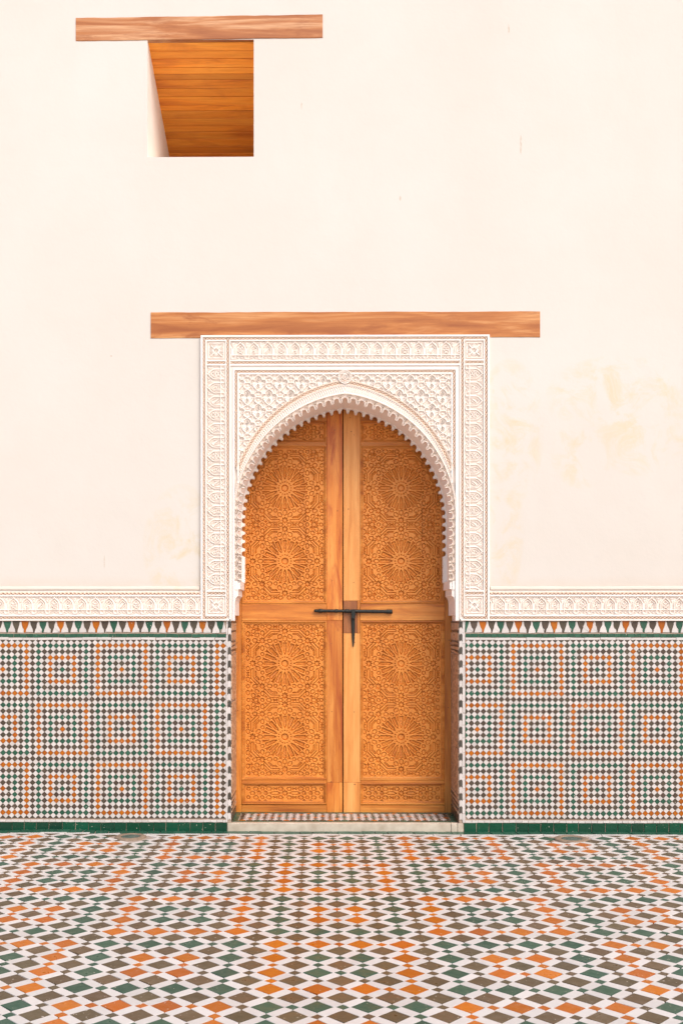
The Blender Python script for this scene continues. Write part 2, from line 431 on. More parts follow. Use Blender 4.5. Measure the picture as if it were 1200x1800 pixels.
for i in range(-30, 31):
    for j in range(-2, 30):
        for b in (0, 1):                     # b = 1: the brown tiles between
            x = FLX + (i - 1.5 + .5 * b) * Q; y = FL0 - (j + .5 * b) * QY
            m = BROWN
            if on_floor(x, y, .055): big.append((x, y, bigp, FBROWN if b else colour_at(i, j), r45, pri(x, y)))
            # the four white pieces are shared: each tile lays its right-up and right-down one
            for sg in (1, -1):
                wx_, wy_ = x + .25 * Q, y + sg * .25 * QY
                if on_floor(wx_, wy_, .03): white.append((wx_, wy_, whitep, FWHITE, -sg * r45, pri(wx_, wy_)))
        for du, dv in ((.5, 0), (0, .5)):
            x = FLX + (i - 1.5 + du) * Q; y = FL0 - (j + dv) * QY
            c1, c2 = colour_at(i, j), colour_at(i + (du > 0), j + (dv > 0))
            same = c1 is c2 and (i // 4, j // 4) == ((i + (du > 0)) // 4, (j + (dv > 0)) // 4)
            if on_floor(x, y, .022): small.append((x, y, smallp, c1 if same else FBROWN, r45, pri(x, y)))
lay(floor, 'floor_tile', 'floor', big, (0, 0, -.006), .0065, .0016, zf=floor_z, tilt=.006, jit=.0008)
lay(floor, 'small_floor_tile', 'floor', small, (0, 0, -.006), .0063, .0012, zf=floor_z, tilt=.008, jit=.0008)
lay(floor, 'white_floor_tile', 'floor', white, (0, 0, -.006), .0062, .0010, zf=floor_z, tilt=.005, jit=.0006)
# cut half tiles along the edge, then a white strip, then green edging tiles laid flat along the wall
edge = []; tri_r = Q * .40
for k in range(-26, 27):
    x = FLX + (k - .5 + .5) * Q * .5
ytop = -EDGE - .010
for i in range(-25, 26):
    for b in (0, 1):
        x = FLX + (i - 1.5 + .5 * b) * Q
        y = FL0 + (.5 if b else 1.0) * QY
        if b: # half brown tiles pointing away from the wall
            h = TA / math.sqrt(2) - max(0, y - ytop)
            if h > .01 and all(abs(x - wx(d[0])) > d[2] + .05 for d in DRAINS): edge.append((x, ytop, [(-h, 0), (0, -h), (h, 0)], FBROWN, 0, pri(x, ytop)))
lay(floor, 'half_floor_tile', 'floor', edge, (0, 0, -.006), .0064, .001, zf=floor_z)
strip = []; x = FX0
while x < FX1:
    L = random.uniform(.11, .19); strip.append((x + L / 2, -EDGE + .012, rect(L - .001, .034), FWHITE, 0, pri(x, -.05))); x += L
lay(floor, 'white_strip', 'floor', strip, (0, 0, -.006), .0064, .001, zf=floor_z)
green = []; x = FX0
while x < FX1:
    L = .0775 * random.uniform(.94, 1.06); green.append((x + L / 2, -.047, [(-L / 2 + .005, -.0395), (L / 2 - .0025 + .005, -.0395), (L / 2 - .005 - .0025, .0395), (-L / 2 - .005, .0395)], GREEN, 0, pri(x, -.02))); x += L
lay(floor, 'edging_tile', 'floor', green, (0, 0, -.006), .0068, .0012, zf=floor_z)

# drains
def lathe(prof, n=40):
    v = []; f = []
    for r, z in prof:
        for k in range(n):
            a = 2 * math.pi * k / n; v.append((r * math.cos(a), r * math.sin(a), z))
    for i in range(len(prof) - 1):
        for k in range(n):
            k2 = (k + 1) % n; f.append((i * n + k, i * n + k2, (i + 1) * n + k2, (i + 1) * n + k))
    return v, f
for (px, y, r), lab in zip(DRAINS, ('round drain cover with green metal disc set in the floor left of the door',
                                    'round drain cover with green metal disc set in the floor right of the door')):
    o = empty('drain_cover', (wx(px), y, 0), lab, 'drain', 'floor drains by the wall')
    for nm, prof, mat in (('stone_ring', [(r * .60, -.006), (r * .62, .0035), (r * .70, .0055), (r * .92, .0050), (r, .001), (r, -.008)], CONC),
                          ('metal_disc', [(r * .595, -.006), (r * .58, .0022), (r * .45, .0030), (r * .42, .0010), (r * .30, .0012), (r * .28, .0036), (.001, .0042)], DISC)):
        v, f = lathe(prof); m = MB(); m.add([(a + wx(px), b + y, c + floor_z(wx(px), y)) for a, b, c in v], f); m.build(nm, mat, o, True)

# ================================================================== WALL with the door and window openings
xs = [-1700, 259, 400, 446, 812, 2900]; ys = [-420, 69, 275, 690, 1090, 1471]
hole = {(1, 1), (2, 1), (2, 3), (3, 3), (2, 4), (3, 4)}
m = MB(); TH = .5
for i in range(5):
    for j in range(5):
        if (i, j) in hole: continue
        x0, x1, z0, z1 = wx(xs[i]), wx(xs[i + 1]), wz(ys[j + 1]), wz(ys[j])
        m.add([(x0, 0, z0), (x1, 0, z0), (x1, 0, z1), (x0, 0, z1)], [(0, 1, 2, 3)])
        m.add([(x0, TH, z0), (x1, TH, z0), (x1, TH, z1), (x0, TH, z1)], [(3, 2, 1, 0)])
for (i, j) in hole:
    x0, x1, z0, z1 = wx(xs[i]), wx(xs[i + 1]), wz(ys[j + 1]), wz(ys[j])
    for di, dj, a, b in ((-1, 0, (x0, z0), (x0, z1)), (1, 0, (x1, z0), (x1, z1)), (0, 1, (x0, z0), (x1, z0)), (0, -1, (x0, z1), (x1, z1))):
        if (i + di, j + dj) in hole or j + dj > 4: continue
        if (i, j) in ((1, 1), (2, 1)): continue                     # the recess has its own sides and sill
        m.add([(a[0], 0, a[1]), (b[0], 0, b[1]), (b[0], TH, b[1]), (a[0], TH, a[1])], [(0, 1, 2, 3)])
m.add([(wx(-1700), 0, wz(-420)), (wx(2900), 0, wz(-420)), (wx(2900), TH, wz(-420)), (wx(-1700), TH, wz(-420))], [(0, 1, 2, 3)])
wall = m.build('plaster_wall', PLASTER)
tag(wall, 'tall cream plaster wall with ochre stains around the arched doorway', 'wall')
# the recess behind the high opening, closed above by the sloping plank ceiling
zs, zt = wz(275), wz(70); xl, xr = wx(259), wx(446); CY0, CSL = .031, .329; DEEP = CY0 + (zt - zs) / CSL
m = MB()
SILL = .20                                 # unseen sill, sloped up inwards to bounce light onto the planks
m.add([(xl, 0, zs - .05), (xl, 0, zt + .06), (xl, DEEP, zt + .06), (xl, DEEP, zs - .05)], [(0, 1, 2, 3)])
m.add([(xr, .002, zs - .05), (xr, DEEP, zs - .05), (xr, DEEP, zt + .06), (xr, .002, zt + .06)], [(0, 1, 2, 3)])
m.build('window_reveal', REVEAL, wall); m = MB()
m.add([(xl, .002, zs + .001), (xr, .002, zs + .001), (xr, DEEP, zs + SILL * DEEP), (xl, DEEP, zs + SILL * DEEP)], [(0, 1, 2, 3)])
m.build('bounce_sill', LIFTWHITE, wall)
# plaster bead along the foot of the plaster
for a, b in ((-1700, 351), (861, 2900)):
    m = MB(); n = 60
    pr = [(0, 1030.5), (-.004, 1031.5), (-.008, 1033), (-.011, 1035.0), (-.011, 1036.6), (-.007, 1037.4), (.004, 1037.4)]
    for k in range(n + 1):
        x = a + (b - a) * k / n
        for y, p in pr: m.v.append((wx(x), y, wz(p) + random.gauss(0, .0006)))
    L = len(pr)
    for k in range(n):
        for q in range(L - 1): m.f.append((k * L + q, (k + 1) * L + q, (k + 1) * L + q + 1, k * L + q + 1)); m.m.append(0)
    m.build('plaster_bead', PLASTER, wall, True)

# beams
def beam(name, x0, x1, y0, y1, lab, dr=0, back=.12, mat=BEAM):
    """a squared beam, its faces and arrises slightly wavering"""
    m = MB(); n = 40; ring = []
    for k in range(n + 1):
        u = k / n; x = wx(x0) + (wx(x1) - wx(x0)) * u
        w1 = .0007 * math.sin(u * 21 + x0) + random.gauss(0, .0006); w2 = .0007 * math.sin(u * 17 + x1) + random.gauss(0, .0006)
        zt_, zb = wz(y0) + w1 + u * dr, wz(y1) + w2 + u * dr; f = -.0045; c = .003
        ring.append([(x, back, zb), (x, f + c, zb), (x, f, zb + c), (x, f, zt_ - c), (x, f + c, zt_), (x, back, zt_)])
    for r in ring: m.v += r
    for k in range(n):
        for q in range(6):
            a = k * 6 + q; b = k * 6 + (q + 1) % 6; m.f.append((a, b, b + 6, a + 6)); m.m.append(0)
    m.f.append(tuple(range(6))); m.f.append(tuple(range(n * 6, n * 6 + 6))[::-1]); m.m += [0, 0]
    return tag(m.build(name, mat), lab, 'beam', 'wooden lintels')
beam('wooden_lintel', 133, 567, 29.5, 70.5, 'shorter pinkish wooden lintel beam over the high square opening', dr=.013, back=.03)
beam('wooden_lintel', 265, 947.5, 548.5, 594, 'long brown wooden lintel beam directly above the carved white surround', mat=BEAM2)

# plank ceiling inside the opening
ceil = empty('plank_ceiling', (wx(352), 0, zt), 'orange wooden plank ceiling seen inside the high square opening', 'ceiling')
u = 0.0; ca, sa = math.cos(math.atan(CSL)), math.sin(math.atan(CSL)); UL = (DEEP - CY0) / ca
def slope(u, h): return (CY0 + u * ca + h * sa, zt - u * sa + h * ca)
while u < UL:
    w = random.uniform(.045, .072); h0 = random.uniform(.001, .0035); m = MB(); g = .0035
    for x in (xl - .02, xr + .02):
        for uu, hh in ((u, .03), (u, h0 + .002), (u + .002, h0), (u + w - g - .002, h0), (u + w - g, h0 + .002), (u + w - g, .03)): y, z = slope(uu, hh); m.v.append((x, y, z))
    m.f += [(q, q + 1, q + 7, q + 6) for q in range(5)]; m.m += [0] * 5
    m.build('plank', PLANK, ceil); u += w
m = MB(); m.v = [(x, *slope(uu, hh)) for x in (xl - .02, xr + .02) for uu, hh in ((0, .031), (UL, .031), (UL, .05), (0, .05))]
m.f = [(0, 1, 5, 4), (1, 2, 6, 5), (2, 3, 7, 6), (3, 0, 4, 7), (0, 3, 2, 1), (4, 5, 6, 7)]; m.m = [0] * 6
m.build('backing_board', PLANK, ceil)

# ================================================================== CARVED STUCCO
YG, YT = -.0015, -.0205           # sunk ground and raised face of the carving
RH = (YG - YT) / S                # relief in px
def flatmap(x0, y0): return lambda X, Y, H: (wx(X + x0), YG - H * S, wz(Y + y0))
def vmap(x0, y0, flip):           # a band standing upright: its top points outwards
    if flip: return lambda X, Y, H: (wx(x0 - Y), YG - H * S, wz(y0 + X))
    return lambda X, Y, H: (wx(x0 + Y), YG - H * S, wz(y0 + X))
def frieze(length, ht=31.0, off=0.0, seed=1):
    c = Canvas(length, ht, .5); c.h += RH * .34; k = ht / 31.0; R_ = np.random.default_rng(seed)
    a = .62; T = RH * .95
    def S_(pts, hw=a, h=T, closed=False): c.stroke([(x, y * k) for x, y in pts], hw, h, .55, closed)
    n0 = int(-off // 24) - 1; n1 = int((length - off) // 24) + 2
    for n in range(n0, n1):
        o = off + n * 24 + 12; typ = n % 3
        for s in (-1, 1):
            S_([(o + s * 8.6, 29), (o + s * 8.6, 13), (o + s * 7.6, 9.5), (o + s * 4.6, 6), (o + s * 1.2, 3.4), (o, 1.2)], .75)
            S_([(o + s * 5.6, 22), (o + s * 5.6, 13.5), (o + s * 4, 10.5), (o + s * 1.4, 8.4), (o, 6.6)], .55, T * .9)
            S_([(o + s * 8.6, 27.5), (o + s * 9.6, 29.2), (o + s * 11, 29.6), (o + s * 12, 29.4)], .7)
            # fan of leaves between the arch heads
            S_([(o + s * 12, 10), (o + s * 12, 2)], .45, T * .8); S_([(o + s * 11.6, 9), (o + s * 8.6, 3.5), (o + s * 6.2, 1)], .45, T * .8)
            S_([(o + s * 11.8, 6), (o + s * 9.8, 1.4)], .4, T * .75); S_([(o + s * 3.2, 2.6), (o + s * 5, .9)], .4, T * .75)
            # small leaves under the line
            S_([(o + s * 7.4, 25.6), (o + s * 5, 26.6), (o + s * 3, 28.6), (o + s * 1.2, 26.2), (o, 25)], .5, T * .8)
            S_([(o + s * 6.6, 29.4), (o + s * 4.6, 29.8)], .4, T * .7)
        if typ == 0:
            S_([(o - 3.6, 11.4), (o, 13), (o + 3.6, 11.4)], .6); S_([(o - 4, 15), (o + 4, 15)], .7)
            S_([(o - 4, 15), (o - 3.4, 17.2), (o, 18.6), (o + 3.8, 21.4)], .6); S_([(o + 4, 15), (o + 3.4, 17.2), (o, 18.6), (o - 3.8, 21.4)], .6)
        elif typ == 1:
            S_([(o - 3, 22), (o - 3, 17.6), (o - 1, 15.6), (o + 1.6, 17), (o + 1.2, 20), (o - 2, 20.4)], .6); S_([(o + 3.4, 21.8), (o + 3.4, 13.4)], .6)
            S_([(o - 1, 13), (o + 1.2, 11)], .5)
        else:
            c.fill([(x, y_ * k) for x, y_ in [(o - 4, 21), (o - 4.2, 17), (o - 1.6, 13), (o + 3.6, 11), (o + 4, 15), (o + 2, 19), (o - 1, 21.4)]], T * .92)
            for q in range(3): c.cut([(o - 2.6 + q * 1.9, (20.4 - q * 2.2) * k), (o - .4 + q * 1.7, (17.2 - q * 2.2) * k)], .3, T * .3, .4)
    c.stroke([(0, 23.2 * k), (length, 23.2 * k)], .75, T * 1.02, .5)
    # tooth marks of the chisel in the ground
    c.h += np.clip(R_.normal(0, .06, c.h.shape), -.15, .15)
    return c
def braid(length, wd=4.6, per=7.0, hole=.9):
    c = Canvas(length, wd, .42); mid = wd / 2; A_ = wd / 2 - .55
    u = np.arange(0, length + .6, .6)
    for ph in (0, math.pi):
        c.stroke(list(zip(u, mid + A_ * np.cos(math.pi * u / per + ph))), .40, RH * .92, .4)
    # a third, zig-zag strand fills the edges
    return c
def stucco_box(m, x0, x1, y0, y1, top=YT, back=.006, bev=.0012): m.box(wx(x0), wx(x1), top, back, wz(y1), wz(y0), 0, bev)

def frieze_run(parent, x0, x1, off, seed):
    frieze(x1 - x0, 31.5, off, seed).build('carved_band', STUCCO, flatmap(x0, 1048.7), parent)
    braid(x1 - x0).build('braided_border', PEACH, flatmap(x0, 1041.0), parent)
    braid(x1 - x0).build('braided_border', PEACH, flatmap(x0, 1083.6), parent)
    m = MB()
    for a, b in ((1037.6, 1041.0), (1045.6, 1048.7), (1080.2, 1083.6), (1088.2, 1091.2)): stucco_box(m, x0, x1, a, b, YT if a > 1040 else YG - .002)
    m.build('plain_fillets', SMOOTHST, parent)
fr = empty('stucco_frieze', (wx(150), 0, wz(1091)), 'carved white stucco frieze band above the tiles left of the door', 'frieze', 'stucco friezes')
frieze_run(fr, -64, 353.2, 4.0, 3)
fr = empty('stucco_frieze', (wx(1050), 0, wz(1091)), 'carved white stucco frieze band above the tiles right of the door', 'frieze', 'stucco friezes')
frieze_run(fr, 859.0, 1290, 6.0, 4)

sur = empty('carved_surround', (wx(AX), 0, wz(1091)), 'carved white stucco arch surround with lace edge framing the wooden door', 'door surround')
HW = 252.7
X0, X1 = AX - HW, AX + HW
# braids round the frame: outer, inner and round the field
for x in (X0 + 3.7, AX + 244.5): braid(1088 - 593.5).build('braided_border', PEACH, vmap(x, 593.6, False), sur)
for x in (AX - 207.4, AX + 202.8): braid(1083.6 - 593.5).build('braided_border', PEACH, vmap(x, 593.6, False), sur)
for y in (593.6, 636.0, 1040.6, 1083.6):
    segs = [(X0 + 8.3, AX - 207.4), (AX + 207.4, AX + 244.5)] + ([(AX - 202.8, AX + 202.8)] if y < 900 else [])
    for a, b in segs: braid(b - a).build('braided_border', PEACH, flatmap(a, y), sur)
for s in (-1, 1):
    braid(822 - 651.6).build('braided_border', PEACH, vmap(AX - 193 if s < 0 else AX + 188.4, 651.6, False), sur)
braid(2 * 188.4).build('braided_border', PEACH, flatmap(AX - 188.4, 651.6), sur)
# carved bands: head and two uprights
xa, xb = AX - 200.6, AX + 200.6
frieze(xb - xa, 32.6, 5.0, 5).build('carved_band', STUCCO, flatmap(xa, 600.8), sur)
frieze(1037.8 - 643.4, 32.6, 3.0, 6).build('carved_band', STUCCO, vmap(AX - 242.0, 643.4, False), sur)
frieze(1037.8 - 643.4, 32.6, 3.0, 7).build('carved_band', STUCCO, vmap(AX + 242.0, 643.4, True), sur)
# corner blocks with a cross of leaves
def corner():
    c = Canvas(32.6, 32.6, .45); c.h += RH * .35; o = 16.3; T = RH * .95
    c.stroke([(3, 3), (29.6, 3), (29.6, 29.6), (3, 29.6)], .7, T * .9, .5, True)
    for q in range(4):
        a = q * math.pi / 2 + math.pi / 4
        for w_, r0, r1 in ((0, 1.0, 15.5), ):
            ca, sa = math.cos(a), math.sin(a)
            leaf = [(r0, 0), (r0 + 4, 1.5), (r1 - 4, 1.5), (r1, 0), (r1 - 4, -1.5), (r0 + 4, -1.5)]
            c.fill([(o + x * ca - y * sa, o + x * sa + y * ca) for x, y in leaf], T)
        for d in (-.42, -.2, 0, .2, .42):
            b = q * math.pi / 2 + d; r1 = 11.6 - abs(d) * 3
            c.stroke([(o + 4.2 * math.cos(b), o + 4.2 * math.sin(b)), (o + r1 * math.cos(b), o + r1 * math.sin(b))], .5, T * .9, .5)
        b = q * math.pi / 2
        c.stroke([(o + 12.6 * math.cos(b + t), o + 12.6 * math.sin(b + t)) for t in np.linspace(-.55, .55, 7)], .55, T * .85, .5)
    return c
cc = corner()
for x in (AX - 242.0, AX + 209.4):
    for y in (600.8, 1047.6): cc.build('corner_block', STUCCO, flatmap(x, y), sur)
# plain fillets between
m = MB()
for s in (-1, 1):
    def V(a, b, y0, y1, top=YT):
        p, q = sorted((AX + s * a, AX + s * b)); stucco_box(m, p, q, y0, y1, top)
    V(249.0, 252.7, 590.3, 1091, YT - .0015)
    V(242.0, 244.5, 598.2, 1083.6); V(207.4, 209.4, 598.2, 1083.6)
    V(200.6, 202.8, 598.2, 1091)
    V(193.0, 196.6, 648.0, 1091, YT); V(196.6, 200.6, 644.0, 1091, YT + .009)
    V(185.4, 188.4, 656.2, 850)
def H(y0, y1, a, b, top=YT): stucco_box(m, AX + a, AX + b, y0, y1, top)
H(590.3, 593.6, -249.0, 249.0, YT - .0015)
for a, b in ((-242.0, -209.4), (209.4, 242.0)):
    H(598.2, 600.8, a, b); H(633.4, 636.0, a, b); H(640.6, 643.4, a, b); H(1037.8, 1040.6, a, b); H(1045.2, 1047.6, a, b); H(1080.2, 1083.6, a, b)
H(598.2, 600.8, -200.6, 200.6); H(633.4, 636.0, -200.6, 200.6); H(640.6, 644.0, -200.6, 200.6)
H(644.0, 648.0, -196.6, 196.6, YT + .009); H(648.0, 651.6, -193.0, 193.0, YT)
H(656.2, 659.2, -185.4, 185.4)
H(1088.2, 1091, -249.0, -200.6, YT); H(1088.2, 1091, 200.6, 249.0, YT)
m.build('plain_fillets', SMOOTHST, sur)

# arch curves, pointed a little: (offset of centre across the axis, radius, height of centre)
L0 = (30, 233, 900.0); L1 = (30, 225, 900.0); L2 = (25, 218.5, 910.0); L3 = (22, 203, 911.0); LS = (23, 211.5, 911.0)
YEND = 1022.0
def arc(cv, ph): return (AX + cv[0] - cv[1] * np.sin(ph), cv[2] - cv[1] * np.cos(ph))    # left half
def pt(cv, t):
    """t: 0 apex .. 1 springing .. 1+ straight down (unit = same arc length)"""
    e, R, yc = cv; p0 = math.asin(e / R); t = np.asarray(t, float)
    ta = np.clip(t, 0, 1); x, y = arc(cv, p0 + ta * (math.pi / 2 - p0))
    return x, y + np.clip(t - 1, 0, None) * ARCL
ARCL = 211.5 * (math.pi / 2 - math.asin(23 / 211.5))
TEND = 1 + (YEND - 911) / ARCL
def archmap(ca, cb, t0, t1, length, wd, side, y0=YG):
    def fn(X, Y, H):
        t = t0 + (t1 - t0) * X / length; ax, ay = pt(ca, t); bx, by = pt(cb, t); k = Y / wd
        x, y = ax + (bx - ax) * k, ay + (by - ay) * k
        if side > 0: x = 2 * AX - x
        return wx(x), y0 - H * S, wz(y)
    return fn
def t_of_y(cv, y):
    e, R, yc = cv; p0 = math.asin(e / R); return (math.acos((yc - y) / R) - p0) / (math.pi / 2 - p0)
for side in (-1, 1):
    # braid over the arch with its two fillets
    t0, t1 = 0.0, t_of_y(L0, 826); Ln = 225 * (math.pi / 2 - .13) * (t1 - t0); wd = 8.0
    c = Canvas(Ln, wd, .45); u = np.arange(0, Ln + .6, .6)
    c.stroke([(0, .6), (Ln, .6)], .9, RH, .4); c.stroke([(0, 7.4), (Ln, 7.4)], .8, RH, .4)
    for ph in (0, math.pi): c.stroke(list(zip(u, 4.0 + 1.9 * np.cos(math.pi * u / 6.4 + ph))), .42, RH * .85, .45)
    c.build('arch_braid', PEACH, archmap(L0, L1, t0, t1, Ln, wd, side, YG - .0012), sur)
    # rope band of slanting flutes
    Ln = 330.0; wd = 11.0; c = Canvas(Ln, wd, .5)
    c.h += RH * .4 + .25 * RH * np.sin(np.pi * np.clip((c.Y - 1) / 9, 0, 1))
    for u0 in np.arange(-10, Ln + 10, 4.0):
        c.stroke([(u0, 9.6), (u0 + 1.4, 5.5), (u0 + 4.2, 1.4)], .75, RH * .92, .7)
    c.stroke([(0, .3), (Ln, .3)], .8, RH, .4); c.stroke([(0, wd - .7), (Ln, wd - .7)], .8, RH, .4)
    c.build('rope_band', STUCCO, archmap(L1, L2, 0, 1.02, Ln, wd, side, YG), sur)

# lace edge: scalloped plate, front one pierced with leaves, rear one plain
def lace(side, front):
    Ltot = ARCL * TEND; n_sc = int(round(Ltot / 15.3)); per = Ltot / (n_sc + .5)     # half a scallop at the apex
    rows = 26; ns = n_sc * 26 + 14; u = np.linspace(0, Ltot, ns); t = u / Ltot * TEND
    ph = np.abs(((u + per / 2) % per) - per / 2)              # distance along the arch from the nearest notch centre
    idx = np.round(u / per)
    r = 4.9; notch = np.where(ph < r, 8.4 - (r - np.sqrt(np.clip(r * r - ph * ph, 0, None))), np.clip((6.2 - ph) / 1.3, 0, 1) * 1.1)
    closed = idx > n_sc - 3
    notch = np.where(closed, np.where(((u * .8) % 2) < 1, 1.2, 0.0), notch)
    if front: tip = 16.0 - notch - np.where((ph > 6.2) & ~closed, 0, 0) - np.where(np.abs(ph - 6.4) < .6, .8, 0)
    else: tip = 16.0 - notch - np.where(np.abs(ph - 6.3) < .55, 1.1, 0)
    a = np.stack(pt(L2, t), 1); b = np.stack(pt(L3, t), 1)
    K = np.linspace(0, 1, rows)[:, None]; v = K * tip[None, :] / 16.0
    Pt = a[None] + (b - a)[None] * v[..., None]
    if side > 0: Pt[..., 0] = 2 * AX - Pt[..., 0]
    H = np.zeros(v.shape); V = v * 16
    if front:
        d = np.hypot(ph[None, :], (V - 11.6)); ring = np.clip(1.4 - np.abs(d - 5.6) / 1.0, 0, 1)     # white ring round every notch
        ringb = np.where(V > 11.6, np.clip(1.4 - np.abs(ph[None, :] - 5.6) / 1.0, 0, 1), 0)
        q = per / 2 - ph[None, :]                                                # between two notches
        lf = np.clip(1.3 - np.abs(np.hypot(q * 1.2, V - 6.5) - 2.6) / .7, 0, 1) + np.clip(1.2 - np.abs(q) / .7, 0, 1) * (V > 7)
        br = np.clip(1.2 - np.abs(q - (3.2 - (V - 2) * .8)) / .6, 0, 1) * (V < 6)
        H = np.clip(np.maximum.reduce([ring, ringb, np.clip(lf, 0, 1) * .85, br * .7, np.clip(1 - (V / 1.0), 0, 1)]), 0, 1) * RH
        cl = np.broadcast_to(closed, H.shape)
        sh = np.clip(1.2 - np.abs((d % 2.6) - 1.3) / .7, 0, 1) * RH * .8
        H = np.where(cl & (d < 5.4), np.maximum(H, sh), H)
    yf, yb = (YG + .0005, .020) if front else (.300, .332)
    nV = rows * ns; idxg = np.arange(nV).reshape(rows, ns)
    vf = np.stack([wx(Pt[..., 0]), yf - H * S, wz(Pt[..., 1])], -1).reshape(-1, 3)
    q = np.stack([idxg[1:, :-1], idxg[1:, 1:], idxg[:-1, 1:], idxg[:-1, :-1]], -1).reshape(-1, 4)
    vb = np.stack([wx(Pt[-1, :, 0]), np.full(ns, yb), wz(Pt[-1, :, 1])], -1)          # back edge of the scallops
    eb = nV + np.arange(ns); q2 = np.stack([idxg[-1, :-1], eb[:-1], eb[1:], idxg[-1, 1:]], -1)
    vt = np.stack([wx(Pt[0, :, 0]), np.full(ns, yb), wz(Pt[0, :, 1])], -1); et = nV + ns + np.arange(ns)
    q3 = np.stack([eb[:-1], et[:-1], et[1:], eb[1:]], -1)
    mesh_obj('lace_edge' if front else 'rear_lace_edge', np.concatenate([vf, vb, vt]).tolist(), np.concatenate([q, q2, q3]).tolist(), STUCCO if front else SMOOTHST, sur)
for side in (-1, 1):
    lace(side, True); lace(side, False)
    # smooth soffit between the two edges
    t = np.linspace(0, TEND, 90); x, y = pt(LS, t); x = x if side < 0 else 2 * AX - x; m = MB()
    for i in range(90): m.v += [(wx(x[i]), .012, wz(y[i])), (wx(x[i]), .315, wz(y[i]))]
    for i in range(89): m.f.append((2 * i, 2 * i + 1, 2 * i + 3, 2 * i + 2)); m.m.append(0)
    m.build('arch_soffit', LIFTWHITE, sur, True)
    # corbel under the arch: one profile running through the thickness of the wall
    pr = [(398, 1021), (422.5, 1021), (422.5, 1035.5), (418.8, 1036), (418.8, 1047.5), (417.2, 1048.6), (415.2, 1051), (413.9, 1054.5), (413.2, 1060), (413.0, 1081.8), (406.4, 1082.4), (406.2, 1092), (398, 1092)]
    m = MB(); n = len(pr)
    P2 = [(AX + side * (AX - a), b) for a, b in pr]
    m.v += [(wx(a), -.0085, wz(b)) for a, b in P2] + [(wx(a), .335, wz(b)) for a, b in P2]
    for i in range(n): j = (i + 1) % n; m.f.append((i, j, n + j, n + i)); m.m.append(0)
    m.f.append(tuple(range(n))); m.f.append(tuple(range(n, 2 * n))); m.m += [0, 0]
    # hanging points on the front of the corbel
    for a, b, w_ in ((415.5, 1021, 5.0), (412.4, 1034, 3.0)):
        p, q = sorted((AX + side * (AX - a + w_ / 2), AX + side * (AX - a - w_ / 2)))
        stucco_box(m, p, q, b, b + 16, -.0135, 0)
    m.build('corbel', SMOOTHST, sur)
# back plate closing the ground of the carving
m = MB(); n = 80; t = np.linspace(0, TEND, n); x, y = pt(L2, t); per_ = np.linspace(0, 1, n)
for side in (-1, 1):
    b0 = len(m.v)
    for i in range(n):
        xx = x[i] if side < 0 else 2 * AX - x[i]
        ox, oy = (AX + side * (HW - 1) * min(1, t[i] / .55), 591) if t[i] < .55 else (AX + side * (HW - 1), 591 + (1090 - 591) * (t[i] - .55) / (TEND - .55))
        m.v += [(wx(xx), .0005, wz(y[i])), (wx(ox), .0005, wz(oy))]
    for i in range(n - 1): a = b0 + 2 * i; m.f.append((a, a + 1, a + 3, a + 2)); m.m.append(0)
m.build('back_plate', STUCCO, sur)

# field over the arch: rows of palmettes in a net of lobed lines
def field():
    x0, y0, w_, h_ = AX - 186, 659, 372, 192
    c = Canvas(w_, h_, .55); c.h += RH * .30; T = RH * .95
    def motif(mx, my):
        ss = lambda pts, hw=.55, h=T, closed=False: c.stroke([(mx + a, my + b) for a, b in pts], hw, h, .5, closed)
        for s in (-1, 1):
            ss([(0, -13.5), (s * 3.2, -11.5), (s * 6.2, -8.6), (s * 7.0, -5.2), (s * 10.2, -6.0), (s * 13.4, -3.8), (s * 14.2, 0), (s * 12.6, 3.6), (s * 8.8, 4.6), (s * 7.2, 8), (s * 3.4, 11.6), (0, 13.5)], .85)
            ss([(s * 14.2, 0), (s * 19, 0)], .7)
            ss([(s * 9.6, -2.8), (s * 11.4, -.6), (s * 10.4, 1.9), (s * 8.4, 1.6)], .5, T * .8)
            ss([(s * 12.4, 6.8), (s * 15.5, 9.8), (s * 19, 11.2)], .7); ss([(s * 12.4, -6.8), (s * 15.5, -9.8), (s * 19, -11.2)], .7)
            ss([(s * 12.6, 3.6), (s * 12.4, 6.8), (s * 9, 12.5), (s * 8.6, 18)], .55, T * .85)
            c.fill([(mx + s * a, my + b) for a, b in ((16, 4.5), (19, 2.6), (22, 4.5), (19, 7.2))], T * .8)
            c.fill([(mx + s * a, my + b) for a, b in ((16, -4.5), (19, -2.6), (22, -4.5), (19, -7.2))], T * .8)
        for q in (-1, 1):
            c.fill([(mx + a, my + q * b) for a, b in ((0, .6), (3.8, 4.4), (3.6, 8), (0, 11.4), (-3.6, 8), (-3.8, 4.4))], T * .80)
            for a, b in ((-1.0, 2.8), (1.0, 2.8), (-2.2, 5.0), (0, 5.2), (2.2, 5.0), (-1.2, 7.6), (1.2, 7.6)):
                c.cut([(mx + a, my + q * b), (mx + a * .8, my + q * (b + 1.4))], .30, 0.0, .30)
        for s in (-1, 1):
            for a, b in ((8.6, -3.2), (12.0, -2.0), (11.6, 2.6), (6.2, 3.2), (6.0, -2.6)): c.cut([(mx + s * a, my + b), (mx + s * a * .95, my + b + 1.0)], .34, 0.0, .3)
        ss([(0, 13.5), (0, 17)], .6)
    for j in range(-1, 9):
        for i in range(-6, 7):
            motif(AX - x0 + i * 38 + (19 if j % 2 else 0), 14.5 + j * 25)
    return c, x0, y0
c, fx0, fy0 = field()
def outside(side):
    def k(X, Y):
        x, y = X + fx0, Y + fy0; xm = np.where(x > AX, 2 * AX - x, x)
        e, R, yc = L0; r = np.hypot(xm - (AX + e), y - yc)
        sidek = (x < AX) if side < 0 else (x >= AX)
        return (r > R - 1.5) & (y < 815) & sidek
    return k
